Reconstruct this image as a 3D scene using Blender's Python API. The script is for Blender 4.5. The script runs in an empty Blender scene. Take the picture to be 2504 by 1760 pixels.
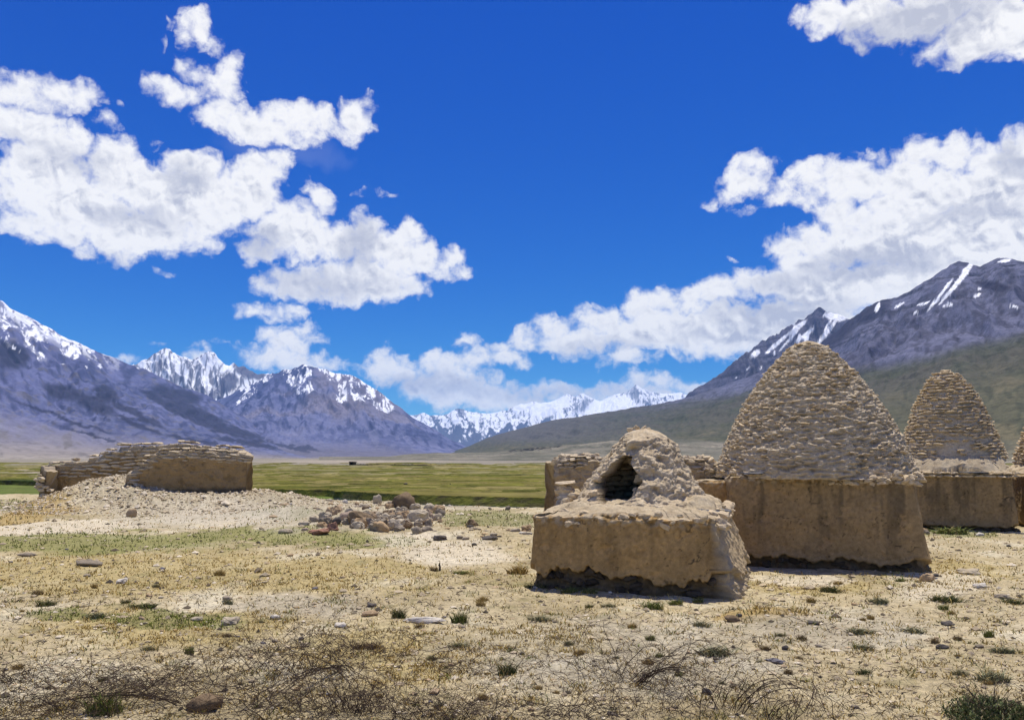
import bpy, math, random
import numpy as np
from mathutils import Vector, Matrix, Euler

random.seed(7); np.random.seed(7)
SC = bpy.context.scene
COL = SC.collection
R = math.radians

# ------------------------------------------------------------------ camera
EYE = 1.8
FPX = 1965.0
PITCH = math.atan((1118 - 880) / FPX)
cd = bpy.data.cameras.new("camera")
cam = bpy.data.objects.new("camera", cd); COL.objects.link(cam)
cam.location = (0, 0, EYE)
cam.rotation_euler = (math.pi / 2 + PITCH, 0, 0)
cd.sensor_width = 36.0
cd.lens = 36.0 * FPX / 2504.0
cd.clip_start = 0.1
cd.clip_end = 120000.0
SC.camera = cam

SC.view_settings.view_transform = 'Standard'
SC.view_settings.look = 'None'
SC.view_settings.exposure = 0.0
SC.view_settings.gamma = 1.0
SC.view_settings.use_curve_mapping = False
SC.cycles.volume_bounces = 1
SC.cycles.max_bounces = 6
SC.cycles.diffuse_bounces = 3

SUN_EL, SUN_AZ = R(74), R(18)          # azimuth from +Y towards +X
sd = bpy.data.lights.new("sun", 'SUN'); sd.energy = 5.0; sd.angle = R(0.53); sd.color = (1.0, 0.93, 0.81)
sun = bpy.data.objects.new("sun", sd); COL.objects.link(sun)
_sv = Vector((math.sin(SUN_AZ) * math.cos(SUN_EL), math.cos(SUN_AZ) * math.cos(SUN_EL), math.sin(SUN_EL)))
sun.rotation_euler = _sv.to_track_quat('Z', 'Y').to_euler()
sun.location = (20, 40, 60)

def ray(px, py):
    """direction through a point of the photograph (2504 x 1760)"""
    u = (np.asarray(px, float) - 1252) / FPX; v = (880 - np.asarray(py, float)) / FPX
    c, s = math.cos(PITCH), math.sin(PITCH)
    return u, c - v * s, s + v * c
def azel(px, py):
    x, y, z = ray(px, py)
    return np.arctan2(x, y), np.arctan2(z, np.hypot(x, y))
def at_y(px, py, Y):
    x, y, z = ray(px, py); k = Y / y
    return x * k, Y, EYE + z * k
def at_z(px, py, Z=0.0):
    x, y, z = ray(px, py); k = (Z - EYE) / z
    return float(x * k), float(y * k), Z
def project(X, Y, Z):
    c, s = math.cos(PITCH), math.sin(PITCH)
    f = Y * c + (Z - EYE) * s; u = -Y * s + (Z - EYE) * c
    return 1252 + FPX * X / f, 880 - FPX * u / f

# ------------------------------------------------------------------ node helpers
class NT:
    def __init__(s, tree):
        s.t = tree; s.n = tree.nodes; s.l = tree.links
    def node(s, typ, ins=None, **kw):
        n = s.n.new(typ)
        for k, v in kw.items(): setattr(n, k, v)
        if ins:
            for k, v in ins.items():
                if isinstance(v, bpy.types.NodeSocket): s.l.new(v, n.inputs[k])
                else: n.inputs[k].default_value = v
        return n
    def math(s, op, a, b=None, c=None, clamp=False):
        n = s.n.new('ShaderNodeMath'); n.operation = op; n.use_clamp = clamp
        for i, v in enumerate((a, b, c)):
            if v is None: continue
            if isinstance(v, bpy.types.NodeSocket): s.l.new(v, n.inputs[i])
            else: n.inputs[i].default_value = v
        return n.outputs[0]
    def vmath(s, op, a, b=None, out=0):
        n = s.n.new('ShaderNodeVectorMath'); n.operation = op
        for i, v in enumerate((a, b)):
            if v is None: continue
            if isinstance(v, bpy.types.NodeSocket): s.l.new(v, n.inputs[i])
            else: n.inputs[i].default_value = v
        return n.outputs[out]
    def mix(s, f, a, b, mode='MIX'):
        n = s.n.new('ShaderNodeMix'); n.data_type = 'RGBA'; n.blend_type = mode
        for i, v in ((0, f), (6, a), (7, b)):
            if isinstance(v, bpy.types.NodeSocket): s.l.new(v, n.inputs[i])
            elif i == 0: n.inputs[i].default_value = v
            else: n.inputs[i].default_value = (v[0], v[1], v[2], 1)
        return n.outputs[2]
    def ramp(s, f, lo, hi, a=0.0, b=1.0, smooth=True):
        n = s.n.new('ShaderNodeMapRange'); n.interpolation_type = 'SMOOTHSTEP' if smooth else 'LINEAR'
        s.l.new(f, n.inputs[0])
        for i, v in zip((1, 2, 3, 4), (lo, hi, a, b)):
            if isinstance(v, bpy.types.NodeSocket): s.l.new(v, n.inputs[i])
            else: n.inputs[i].default_value = v
        return n.outputs[0]
    def noise(s, vec, scale, detail=4, rough=0.55, dist=0.0, dim='3D'):
        n = s.n.new('ShaderNodeTexNoise'); n.noise_dimensions = dim
        s.l.new(vec, n.inputs['Vector'])
        n.inputs['Scale'].default_value = scale; n.inputs['Detail'].default_value = detail
        n.inputs['Roughness'].default_value = rough; n.inputs['Distortion'].default_value = dist
        return n.outputs[0]

# ------------------------------------------------------------------ world
Z = 0.5577
BL = []   # cloud lobes: px, py, rx, ry, softness weight
def lobes(s, ox, oy, L):
    for q in L:
        BL.append((ox + q[0] * s, oy + q[1] * s, q[2] * s, q[3] * s, q[4] if len(q) > 4 else 1.0))
lobes(Z, 0, 0, [
 (90,405,170,55),(210,400,150,58),(345,410,95,48),(50,545,190,100),(170,570,130,105),(270,630,130,90),(335,600,70,75),
 (190,760,200,130),(25,760,60,75),(480,735,105,115),(545,700,75,85),(620,800,150,100),(860,760,125,90),(800,850,240,130),
 (1120,780,120,100),(1225,710,62,55),(1060,860,180,110),(300,880,330,120),(85,975,105,55),(260,985,230,75),(520,1060,140,100),
 (620,1000,280,105),(870,960,180,90),(1000,950,60,65),(870,1060,80,42),(365,1095,45,42),
 (850,130,66,72,.9),(875,92,38,34,.8),(905,215,42,26,.6),(740,92,16,26,.3),(715,190,12,26,.25),(945,250,20,20,.4),
 (1000,335,58,75,.9),(960,395,85,55),(790,410,115,46),(680,385,50,42,.8),(800,290,30,42,.45),(860,345,55,42,.55),(990,430,60,38,.8),
 (1000,530,120,72),(1120,560,160,75),(1300,515,150,68),(1400,540,110,66),(1485,570,75,44),(1570,505,66,68),(1605,450,36,26,.6),(1185,455,25,22,.6),(1250,600,150,36,.8),
 (1420,870,52,52),(1385,850,28,30),(1260,930,120,50),(1200,1010,110,88),(1160,1110,92,50),(1330,1040,150,120),(1600,1015,75,68),
 (1500,1065,150,85),(1790,1030,58,58),(1700,1110,170,95),(1850,1140,95,66),(1980,1120,52,50),(2010,1180,34,28),(1930,1200,45,28),
 (1350,1240,145,72),(1600,1230,240,88),(1780,1262,80,38),(1180,1260,52,36),
 (1170,1362,100,34),(1290,1345,52,24),(740,1180,20,12,.6),(1570,860,36,15,.35),(1690,865,40,8,.25),
 (455,535,46,34,.5),(500,570,28,22,.4),(545,455,20,14,.3),(475,450,10,9,.3),(705,635,16,16,.25),
 (1330,1430,56,30),(1245,1480,100,55),(1370,1470,42,22),(1170,1530,90,24,.8),(1250,1575,170,55),(1390,1545,45,22,.8),(1400,1590,90,30),
 (870,1550,56,32,.8),(900,1505,56,8,.4),(570,1590,50,18,.7),(680,1515,28,9,.3),(1510,1600,40,16,.4)])
lobes(Z, 1252, 0, [
 (1400,60,85,70),(1560,50,170,100),(1800,60,290,120),(2100,100,250,140),(2300,150,200,120),(1270,85,42,36,.6),(1520,170,45,42,.8),
 (1380,120,50,26,.7),(1850,215,75,40,.8),(1950,255,70,28,.6),(2240,240,60,40),(2500,80,300,180),
 (1050,735,76,52),(1010,800,84,62),(950,860,46,36),(1100,805,26,26,.8),(862,905,28,20,.6),(1010,925,36,14,.35),(980,1143,14,6,.5),
 (1230,800,85,50),(1175,862,75,34),(1350,760,115,66),(1450,735,95,56),(1600,678,34,20,.6),(1530,658,32,24,.7),(1310,880,95,50),
 (1500,820,190,85),(1700,770,140,105),(1820,690,95,72),(1950,680,115,72),(2100,710,130,80),(2200,650,60,75),(2265,600,50,55),
 (1800,880,280,120),(2100,850,250,150),(2400,800,260,260),(1410,930,90,48),(1500,980,160,70),(1220,1075,108,58),(1330,1040,110,60),(1450,1060,190,105),
 (1700,1050,250,150),(2000,1050,300,160),(2300,1050,250,200),(1290,1150,130,70),
 (70,1480,75,36),(190,1430,85,52),(390,1400,110,66),(560,1335,85,68),(650,1330,105,56),(790,1325,110,52),(900,1285,110,62),
 (1040,1240,82,62),(1160,1260,110,72),(1350,1270,240,120),(1600,1250,200,110),(1800,1230,200,110),(300,1490,220,56),(600,1450,290,90),
 (900,1450,290,108),(1150,1440,220,115),(1350,1400,240,100),(510,1570,110,44),(720,1270,10,8,.5)])
lobes(.305, 580, 780, [
 (1200,330,130,80),(1060,395,85,70),(1300,400,230,120),(1580,310,95,85),(1700,400,220,120),(1950,310,140,60),(2150,330,160,70),
 (1860,155,90,42),(2050,220,140,50),(2300,170,110,70),(1560,560,240,130),(1850,600,400,140),(2150,620,260,90),(1700,500,300,120)])
lobes(.305, 1100, 880, [
 (100,290,150,110),(350,270,180,75),(750,240,140,66),(960,245,180,66),(1160,250,150,66),(1500,205,130,74),(1700,190,170,60),
 (1900,210,110,62),(2020,190,60,34),(600,350,700,90),(1500,290,600,85),(1200,330,500,80)])
# greyer undersides and hollows of the cumulus
GR = [(2130,640,180,60,1.),(2400,525,170,36,1.),(2230,60,230,70,1.1),(1940,700,140,36,.6),(1470,845,130,22,.6),(1900,770,220,50,.5),
      (790,690,190,34,.8),(880,600,60,70,.6),(640,600,60,50,.6),(460,440,60,50,.6),(170,400,120,40,.5),(330,520,150,40,.5),(1050,940,170,40,.5),
      (1360,960,280,26,.5),(70,340,110,22,.5),(2300,150,160,30,.7),(1800,820,260,22,.6),(250,640,120,16,.4),(2480,400,60,60,.7)]
def build_world():
    w = bpy.data.worlds.new("World"); SC.world = w; w.use_nodes = True
    T = NT(w.node_tree); T.n.clear()
    out = T.node('ShaderNodeOutputWorld')
    sky = T.node('ShaderNodeTexSky', sky_type='NISHITA')
    sky.sun_disc = False; sky.sun_elevation = SUN_EL; sky.sun_rotation = SUN_AZ
    sky.altitude = 3500; sky.air_density = 1.0; sky.dust_density = 0.15; sky.ozone_density = 2.5
    hs = T.node('ShaderNodeHueSaturation', {'Saturation': 1.30, 'Value': 1.0, 'Hue': 0.51, 'Color': sky.outputs[0]})
    sc = T.node('ShaderNodeSeparateColor', {0: hs.outputs[0]})
    grade = [T.math('MULTIPLY', T.math('POWER', T.math('MULTIPLY', sc.outputs[i], .1), p), 10 * k)
             for i, (p, k) in enumerate(((1.5, .80), (1.12, 1.0), (.57, .94)))]
    skyc = T.node('ShaderNodeCombineColor', {0: grade[0], 1: grade[1], 2: grade[2]}).outputs[0]
    tc = T.node('ShaderNodeTexCoord')
    sp = T.node('ShaderNodeSeparateXYZ', {0: tc.outputs['Generated']})
    x, y, z = sp.outputs
    D = 180 / math.pi
    azn = T.math('MULTIPLY', T.math('ARCTAN2', x, y), D)
    eln = T.math('MULTIPLY', T.math('ARCSINE', z), D)
    P0 = T.node('ShaderNodeCombineXYZ', {0: azn, 1: eln, 2: 0.0}).outputs[0]
    # warp of the outlines, two scales
    def warp(vec, sc, amp, det):
        n = T.n.new('ShaderNodeTexNoise'); T.l.new(vec, n.inputs['Vector'])
        n.inputs['Scale'].default_value = sc; n.inputs['Detail'].default_value = det; n.inputs['Roughness'].default_value = .55
        a = T.vmath('SUBTRACT', n.outputs[1], (.5, .5, .5))
        return T.vmath('ADD', vec, T.vmath('MULTIPLY', a, (amp, amp, 0)))
    P = warp(P0, 0.35, 2.4, 2)
    P = warp(P, 1.6, 0.9, 3)
    def field(L, pos, T=T):
        acc = None
        for i, (px, py, rx, ry, wt) in enumerate(L):
            if i % 8 == 7:      # chains the evaluation so that the shader compiler frees its stack as it goes
                n = T.node('ShaderNodeVectorMath', {0: acc, 1: (1e-9, 1e-9, 0), 2: pos}, operation='MULTIPLY_ADD'); pos = n.outputs[0]
            a0, e0 = azel(px, py); a1, _ = azel(px + rx, py); _, e1 = azel(px, py - ry)
            ra = abs(float(a1 - a0)) * D; re = abs(float(e1 - e0)) * D
            m = T.node('ShaderNodeMapping', {'Vector': pos, 'Location': (-float(a0) * D / ra, -float(e0) * D / re, 0), 'Scale': (1 / ra, 1 / re, 0)})
            d = T.vmath('DOT_PRODUCT', m.outputs[0], m.outputs[0], out=1)
            k = min(ra, re) * 0.5
            k = min(k, 1.1)
            f = T.math('MULTIPLY_ADD', d, -k, k + .06 + (wt - 1.0) * 0.30)
            acc = f if acc is None else T.math('SMOOTH_MAX', acc, f, 0.22)
        return acc
    # fine cauliflower relief
    n1 = T.noise(P0, 0.9, 8, .56, .25)
    r1 = T.noise(P0, 0.75, 4, .52, .4)
    r1b = T.noise(T.vmath('ADD', P0, (-.16, -.34, 0)), 0.75, 4, .52, .4)
    n2 = T.noise(T.vmath('ADD', T.vmath('MULTIPLY', P0, (.8, 1.3, 1)), (40, 7, 0)), 2.6, 7, .66, .3)
    # scattered cumulus elsewhere round the sky (out of the picture)
    an = T.noise(T.vmath('MULTIPLY', tc.outputs['Generated'], (1, 1, 2.0)), 2.2, 5, .6)
    away = T.ramp(T.math('MAXIMUM', T.math('SUBTRACT', T.math('ABSOLUTE', azn), 38), T.math('SUBTRACT', eln, 32)), 0, 8)
    dens2 = T.math('MULTIPLY', T.ramp(an, .53, .62), away)
    nn = T.math('ADD', T.math('MULTIPLY', T.math('SUBTRACT', n1, .50), 1.5), T.math('MULTIPLY', T.math('SUBTRACT', n2, .5), .42))
    relief = T.math('MULTIPLY', T.math('SUBTRACT', r1, r1b), 4.8)
    VEIL = [(700, 375, 170, 40, 1), (880, 480, 90, 22, 1), (620, 300, 100, 30, 1)]
    VEIL = [VEIL[0], VEIL[2]]
    def cell_group(L, V, Gq):
        g = bpy.data.node_groups.new('cloud_cell', 'ShaderNodeTree')
        g.interface.new_socket('P', in_out='INPUT', socket_type='NodeSocketVector')
        for nm in ('F', 'V', 'G'): g.interface.new_socket(nm, in_out='OUTPUT', socket_type='NodeSocketFloat')
        N = NT(g); gi = N.node('NodeGroupInput'); go = N.node('NodeGroupOutput')
        for i, q in enumerate((L, V, Gq)):
            if q: g.links.new(field(q, gi.outputs[0], N), go.inputs[i])
        return g
    def near(L, box):
        out = []
        for q in L:
            a0, e0 = (float(v) * D for v in azel(q[0], q[1])); a1 = float(azel(q[0] + q[2], q[1])[0]) * D; e1 = float(azel(q[0], q[1] - q[3])[1]) * D
            ra, re = 1.7 * abs(a1 - a0) + 1.6, 1.7 * abs(e1 - e0) + 1.6
            if a0 + ra > box[0] and a0 - ra < box[1] and e0 + re > box[2] and e0 - re < box[3]: out.append(q)
        return out
    def leaf(box):
        L, V, Gq = near(BL, box), near(VEIL, box), near(GR, box)
        if not L and not V:
            return T.node('ShaderNodeBackground', {'Color': T.mix(dens2, skyc, (10.3, 10.2, 10.2)), 'Strength': 0.1}).outputs[0]
        g = T.node('ShaderNodeGroup', node_tree=cell_group(L, V, Gq)); T.l.new(P, g.inputs[0])
        dens = T.math('ADD', g.outputs[0], nn) if L else T.math('ADD', nn, -3.0)
        alpha = T.math('MAXIMUM', T.ramp(dens, -.34, .48), dens2)
        if V: alpha = T.math('MAXIMUM', alpha, T.math('MULTIPLY', T.ramp(g.outputs[1], -.1, .8), .09), clamp=True)
        body = T.ramp(dens, .15, 1.3, 0, 1)
        grey = T.math('ADD', T.math('MULTIPLY', relief, body), T.math('MULTIPLY', T.math('SUBTRACT', n2, .5), .32))
        if Gq: grey = T.math('ADD', grey, T.math('MULTIPLY', T.ramp(g.outputs[2], -.35, .7), .85))
        grey = T.math('ADD', grey, T.math('MULTIPLY', body, .18), clamp=True)
        ccol = T.mix(grey, (10.3, 10.2, 10.2), (5.7, 5.9, 6.9))
        return T.node('ShaderNodeBackground', {'Color': T.mix(alpha, skyc, ccol), 'Strength': 0.1}).outputs[0]
    def split(box, ax):
        """the sky is cut into cells so that each ray only meets the lobes near it"""
        wa, we = box[1] - box[0], box[3] - box[2]
        if wa <= 10.5 and we <= 10.5: return leaf(box)
        if wa >= we: m = (box[0] + box[1]) / 2; a, b, v = (box[0], m, box[2], box[3]), (m, box[1], box[2], box[3]), azn
        else: m = (box[2] + box[3]) / 2; a, b, v = (box[0], box[1], box[2], m), (box[0], box[1], m, box[3]), eln
        return T.node('ShaderNodeMixShader', {0: T.math('GREATER_THAN', v, m), 1: split(a, ax), 2: split(b, ax)}).outputs[0]
    inside = split((-40, 40, -4, 34), 0)
    outside = T.node('ShaderNodeBackground', {'Color': T.mix(dens2, skyc, (10.3, 10.2, 10.2)), 'Strength': 0.1}).outputs[0]
    isin = T.math('MULTIPLY', T.math('LESS_THAN', T.math('ABSOLUTE', azn), 40.0), T.math('LESS_THAN', T.math('ABSOLUTE', T.math('SUBTRACT', eln, 15)), 19.0))
    fin = T.node('ShaderNodeMixShader', {0: isin, 1: outside, 2: inside})
    T.l.new(fin.outputs[0], out.inputs[0])
    w.cycles.sampling_method = 'MANUAL'; w.cycles.sample_map_resolution = 512
build_world()
# ------------------------------------------------------------------ numpy noise
_rs = np.random.RandomState(11)
_perm = _rs.permutation(4096).astype(np.int64)
_grad = _rs.normal(size=(4096, 3)); _grad /= np.linalg.norm(_grad, axis=1)[:, None]; _grad = _grad.astype(np.float32)
def perlin(x, y, z=0.0):
    x, y, z = np.broadcast_arrays(np.asarray(x, np.float32), np.asarray(y, np.float32), np.asarray(z, np.float32))
    xi, yi, zi = np.floor(x).astype(np.int64), np.floor(y).astype(np.int64), np.floor(z).astype(np.int64)
    xf, yf, zf = x - xi, y - yi, z - zi
    f = lambda t: t * t * t * (t * (t * 6 - 15) + 10)
    u, v, w = f(xf), f(yf), f(zf)
    flat = bool(np.all(zf == 0))
    def g(i, j, k):
        h = _perm[(_perm[(_perm[(xi + i) & 4095] + yi + j) & 4095] + zi + k) & 4095]
        q = _grad[h]
        return q[..., 0] * (xf - i) + q[..., 1] * (yf - j) + q[..., 2] * (zf - k)
    def lay(k):
        a = g(0, 0, k); a = a + u * (g(1, 0, k) - a)
        b = g(0, 1, k); b = b + u * (g(1, 1, k) - b)
        return a + v * (b - a)
    a = lay(0)
    if flat: return a * 1.6
    return (a + w * (lay(1) - a)) * 1.6
def fbm(x, y, z=0.0, o=4, g=0.5, l=2.03):
    s = 0; a = 1.0; t = 0
    for i in range(o):
        s = s + a * perlin(x + 17.3 * i, y - 9.1 * i, z); t += a; a *= g; x = x * l; y = y * l; z = z * l
    return s / t
def ridged(x, y, z=0.0, o=4, g=0.5, l=2.03):
    s = 0; a = 1.0; t = 0
    for i in range(o):
        n = 1 - np.abs(perlin(x + 31.7 * i, y + 5.3 * i, z)) * 1.7
        s = s + a * n; t += a; a *= g; x = x * l; y = y * l; z = z * l
    return s / t
def sstep(a, b, x):
    t = np.clip((x - a) / (b - a), 0, 1); return t * t * (3 - 2 * t)
def lerp(a, b, t): return a + (b - a) * t
def mixc(c, d, m): return c * (1 - m[..., None]) + np.asarray(d, np.float32) * m[..., None]

# ------------------------------------------------------------------ mesh helpers
def tag(o, label=None, category=None, group=None, kind=None):
    if label: o["label"] = label
    if category: o["category"] = category
    if group: o["group"] = group
    if kind: o["kind"] = kind
    return o
def make_mesh(name, V, F, mat=None, smooth=True, col=None):
    """V (n,3); F (m,3) or (m,4) index array or list of such arrays"""
    me = bpy.data.meshes.new(name)
    V = np.ascontiguousarray(V, np.float32)
    Fs = F if isinstance(F, (list, tuple)) else [F]
    Fs = [np.asarray(f, np.int32) for f in Fs if len(f)]
    idx = np.concatenate([f.ravel() for f in Fs]); tot = np.concatenate([np.full(len(f), f.shape[1], np.int32) for f in Fs])
    me.vertices.add(len(V)); me.vertices.foreach_set('co', V.ravel())
    me.loops.add(len(idx)); me.loops.foreach_set('vertex_index', idx)
    me.polygons.add(len(tot)); st = np.concatenate([[0], np.cumsum(tot)[:-1]]).astype(np.int32)
    me.polygons.foreach_set('loop_start', st)
    try: me.polygons.foreach_set('loop_total', tot)
    except Exception: pass
    me.polygons.foreach_set('use_smooth', np.full(len(tot), bool(smooth)))
    me.update(calc_edges=True)
    if col is not None:
        c = np.ones((len(V), 4), np.float32); c[:, :3] = col
        a = me.color_attributes.new('tint', 'FLOAT_COLOR', 'POINT'); a.data.foreach_set('color', c.ravel())
    if mat: me.materials.append(mat)
    return me
def add_obj(name, me, parent=None, loc=(0, 0, 0), rot=None, scale=None):
    o = bpy.data.objects.new(name, me); COL.objects.link(o)
    o.location = loc
    if rot is not None: o.rotation_euler = rot
    if scale is not None: o.scale = scale
    if parent: o.parent = parent
    return o
def grid_faces(nr, nc, wrap=False, keep=None):
    r = np.arange(nr - 1)[:, None]; c = np.arange(nc if wrap else nc - 1)[None, :]
    c2 = (c + 1) % nc
    f = np.stack([r * nc + c, r * nc + c2, (r + 1) * nc + c2, (r + 1) * nc + c], -1)
    if keep is not None: return f[keep]
    return f.reshape(-1, 4)

# ------------------------------------------------------------------ materials
def new_mat(name, rough=0.9, spec=0.15):
    m = bpy.data.materials.new(name); m.use_nodes = True
    T = NT(m.node_tree); b = T.n['Principled BSDF']
    b.inputs['Roughness'].default_value = rough
    b.inputs['Specular IOR Level'].default_value = spec
    return m, T, b
def tint_mat(name, grain=0.18, scale=9.0, bump=0.5, dist=0.01, rough=0.95, detail=6, stretch=(1, 1, 1), speck=0.0, spec=0.1):
    """colour carried by the mesh, broken up by grain, with fine relief"""
    m, T, b = new_mat(name, rough, spec)
    at = T.node('ShaderNodeAttribute', attribute_name='tint')
    geo = T.node('ShaderNodeNewGeometry')
    pos = T.vmath('MULTIPLY', geo.outputs['Position'], stretch)
    n = T.noise(pos, scale, detail, .65)
    n2 = T.noise(pos, scale * 4.3, 3, .6)
    f = T.ramp(T.math('ADD', T.math('MULTIPLY', n, .65), T.math('MULTIPLY', n2, .35)), .33, .67, 1 - grain, 1 + grain, False)
    c = T.vmath('MULTIPLY', at.outputs[0], T.node('ShaderNodeCombineXYZ', {0: f, 1: f, 2: f}).outputs[0])
    if speck > 0:
        s = T.ramp(n2, .62, .7, 0, speck)
        c = T.mix(s, c, (.055, .045, .035))
    T.l.new(c, b.inputs['Base Color'])
    if bump:
        bp = T.node('ShaderNodeBump', {'Strength': bump, 'Distance': dist, 'Height': T.math('ADD', n, T.math('MULTIPLY', n2, .5))})
        T.l.new(bp.outputs[0], b.inputs['Normal'])
    return m

# ------------------------------------------------------------------ mountains
def interp(pts, x):
    p = np.array(pts, float); return np.interp(x, p[:, 0], p[:, 1])
def px_mask(X, Y, items, P):
    """soft ellipses (px, py, rx, ry, angle) given where they sit on the place"""
    m = np.zeros_like(P[0])
    for (cx, cy, rx, ry, a) in items:
        a = math.radians(a); dx, dy = P[0] - cx, P[1] - cy
        u = dx * math.cos(a) + dy * math.sin(a); v = -dx * math.sin(a) + dy * math.cos(a)
        m = np.maximum(m, 1 - np.sqrt((u / rx) ** 2 + (v / ry) ** 2))
    return np.clip(m, 0, 1)
def mountain(name, crest, crest_d, foot_d, mat, paint, n=(500, 150), prof=1.5, gully=(260.0, 0.10), rough=0.05, jag=1.0, zfoot=-4.0, back=0.25, slant=0.0, seed=0.0):
    nc, nt = n
    px = np.linspace(crest[0][0], crest[-1][0], nc)
    az, el = azel(px, interp(crest, px))
    Dc = interp(crest_d, px); Df = interp(foot_d, px)
    zc = EYE + np.tan(el) * Dc
    relief = np.maximum(zc - zfoot, 5)
    t = np.linspace(0, 1, nt) ** 0.8
    tb = 1 + np.linspace(0, 1, 8)[1:] * back
    t = np.concatenate([t, tb])[:, None]
    tt = np.minimum(t, 1)
    D = Df + (Dc - Df) * t
    g = tt ** prof
    Zb = zfoot + relief * g
    over = np.clip(t - 1, 0, None) / back
    Zb = Zb - relief * 1.05 * over ** 1.15
    s = az[None, :] * ((Dc + Df) / 2)[None, :] + seed * 1000
    S = s + np.zeros_like(t); Tm = (D - Df) + 0 * S
    L = gully[0]
    # ribs and gullies that run down the face
    wv = fbm(S / (L * 2.2), Tm / (L * 3.5), seed, 3) * 0.8
    u = S / L + wv + slant * Tm / L
    rib = ridged(u, Tm / (L * 5.0), seed + 3.3, 5, .55)
    rib2 = ridged(u * 3.1 + .3 * fbm(u * 4, Tm / L, 2.2, 2), Tm / (L * 2.2), seed + 8.1, 3, .55)
    big = fbm(S / (L * 4.0), Tm / (L * 5.0), seed + 5.5, 3)
    env = sstep(0.12, 0.75, tt) * (1 - 0.72 * sstep(0.80, 1.0, tt)) + .04
    amp = relief * gully[1] * 2.0
    disp = amp * env * ((rib - .62) * 2.0 + (rib2 - .6) * .7 + big * 1.4)
    disp += relief * rough * 1.8 * (fbm(S / (L * .35), Tm / (L * .35), seed + 1.1, 4)) * (.25 + .75 * tt)
    disp += jag * relief * 0.035 * (ridged(S / (L * .45), seed + Tm * 0, 0, 4, .6) - .6) * sstep(.75, 1, tt)
    Zz = Zb + disp
    Zz[0, :] = zfoot
    X = np.sin(az)[None, :] * D; Y = np.cos(az)[None, :] * D
    P = project(X, Y, Zz)
    w1 = fbm(S / (L * .5), Tm / (L * 1.6), seed + 21, 4); w2 = fbm(S / (L * .5), Tm / (L * 1.6), seed + 33, 4)
    w3 = fbm(S / (L * .13), Tm / (L * .6), seed + 41, 4); w4 = fbm(S / (L * .13), Tm / (L * .6), seed + 57, 4)
    P0 = P; P = (P0[0] + 16 * w1 + 11 * w3, P0[1] + 10 * w2 + 11 * w4)
    q = dict(P0=P0, w3=w3, w4=w4, X=X, Y=Y, Z=Zz, t=np.broadcast_to(tt, X.shape), h=(Zz - zfoot) / np.max(relief), rib=rib, rib2=rib2, S=S, T=Tm, P=P, L=L, relief=relief, big=big)
    c = paint(q)
    V = np.stack([X, Y, Zz], -1).reshape(-1, 3)
    me = make_mesh(name, V, grid_faces(len(t), nc), mat, True, c.reshape(-1, 3))
    return tag(add_obj(name, me), kind='structure')

def const(shape, c): return np.zeros(shape + (3,), np.float32) + np.asarray(c, np.float32)
ROCK_L = (.135, .115, .135); ROCK_D = (.062, .054, .075); SNOW = (.88, .90, .93)
SCREE = (.20, .175, .17)

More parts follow.
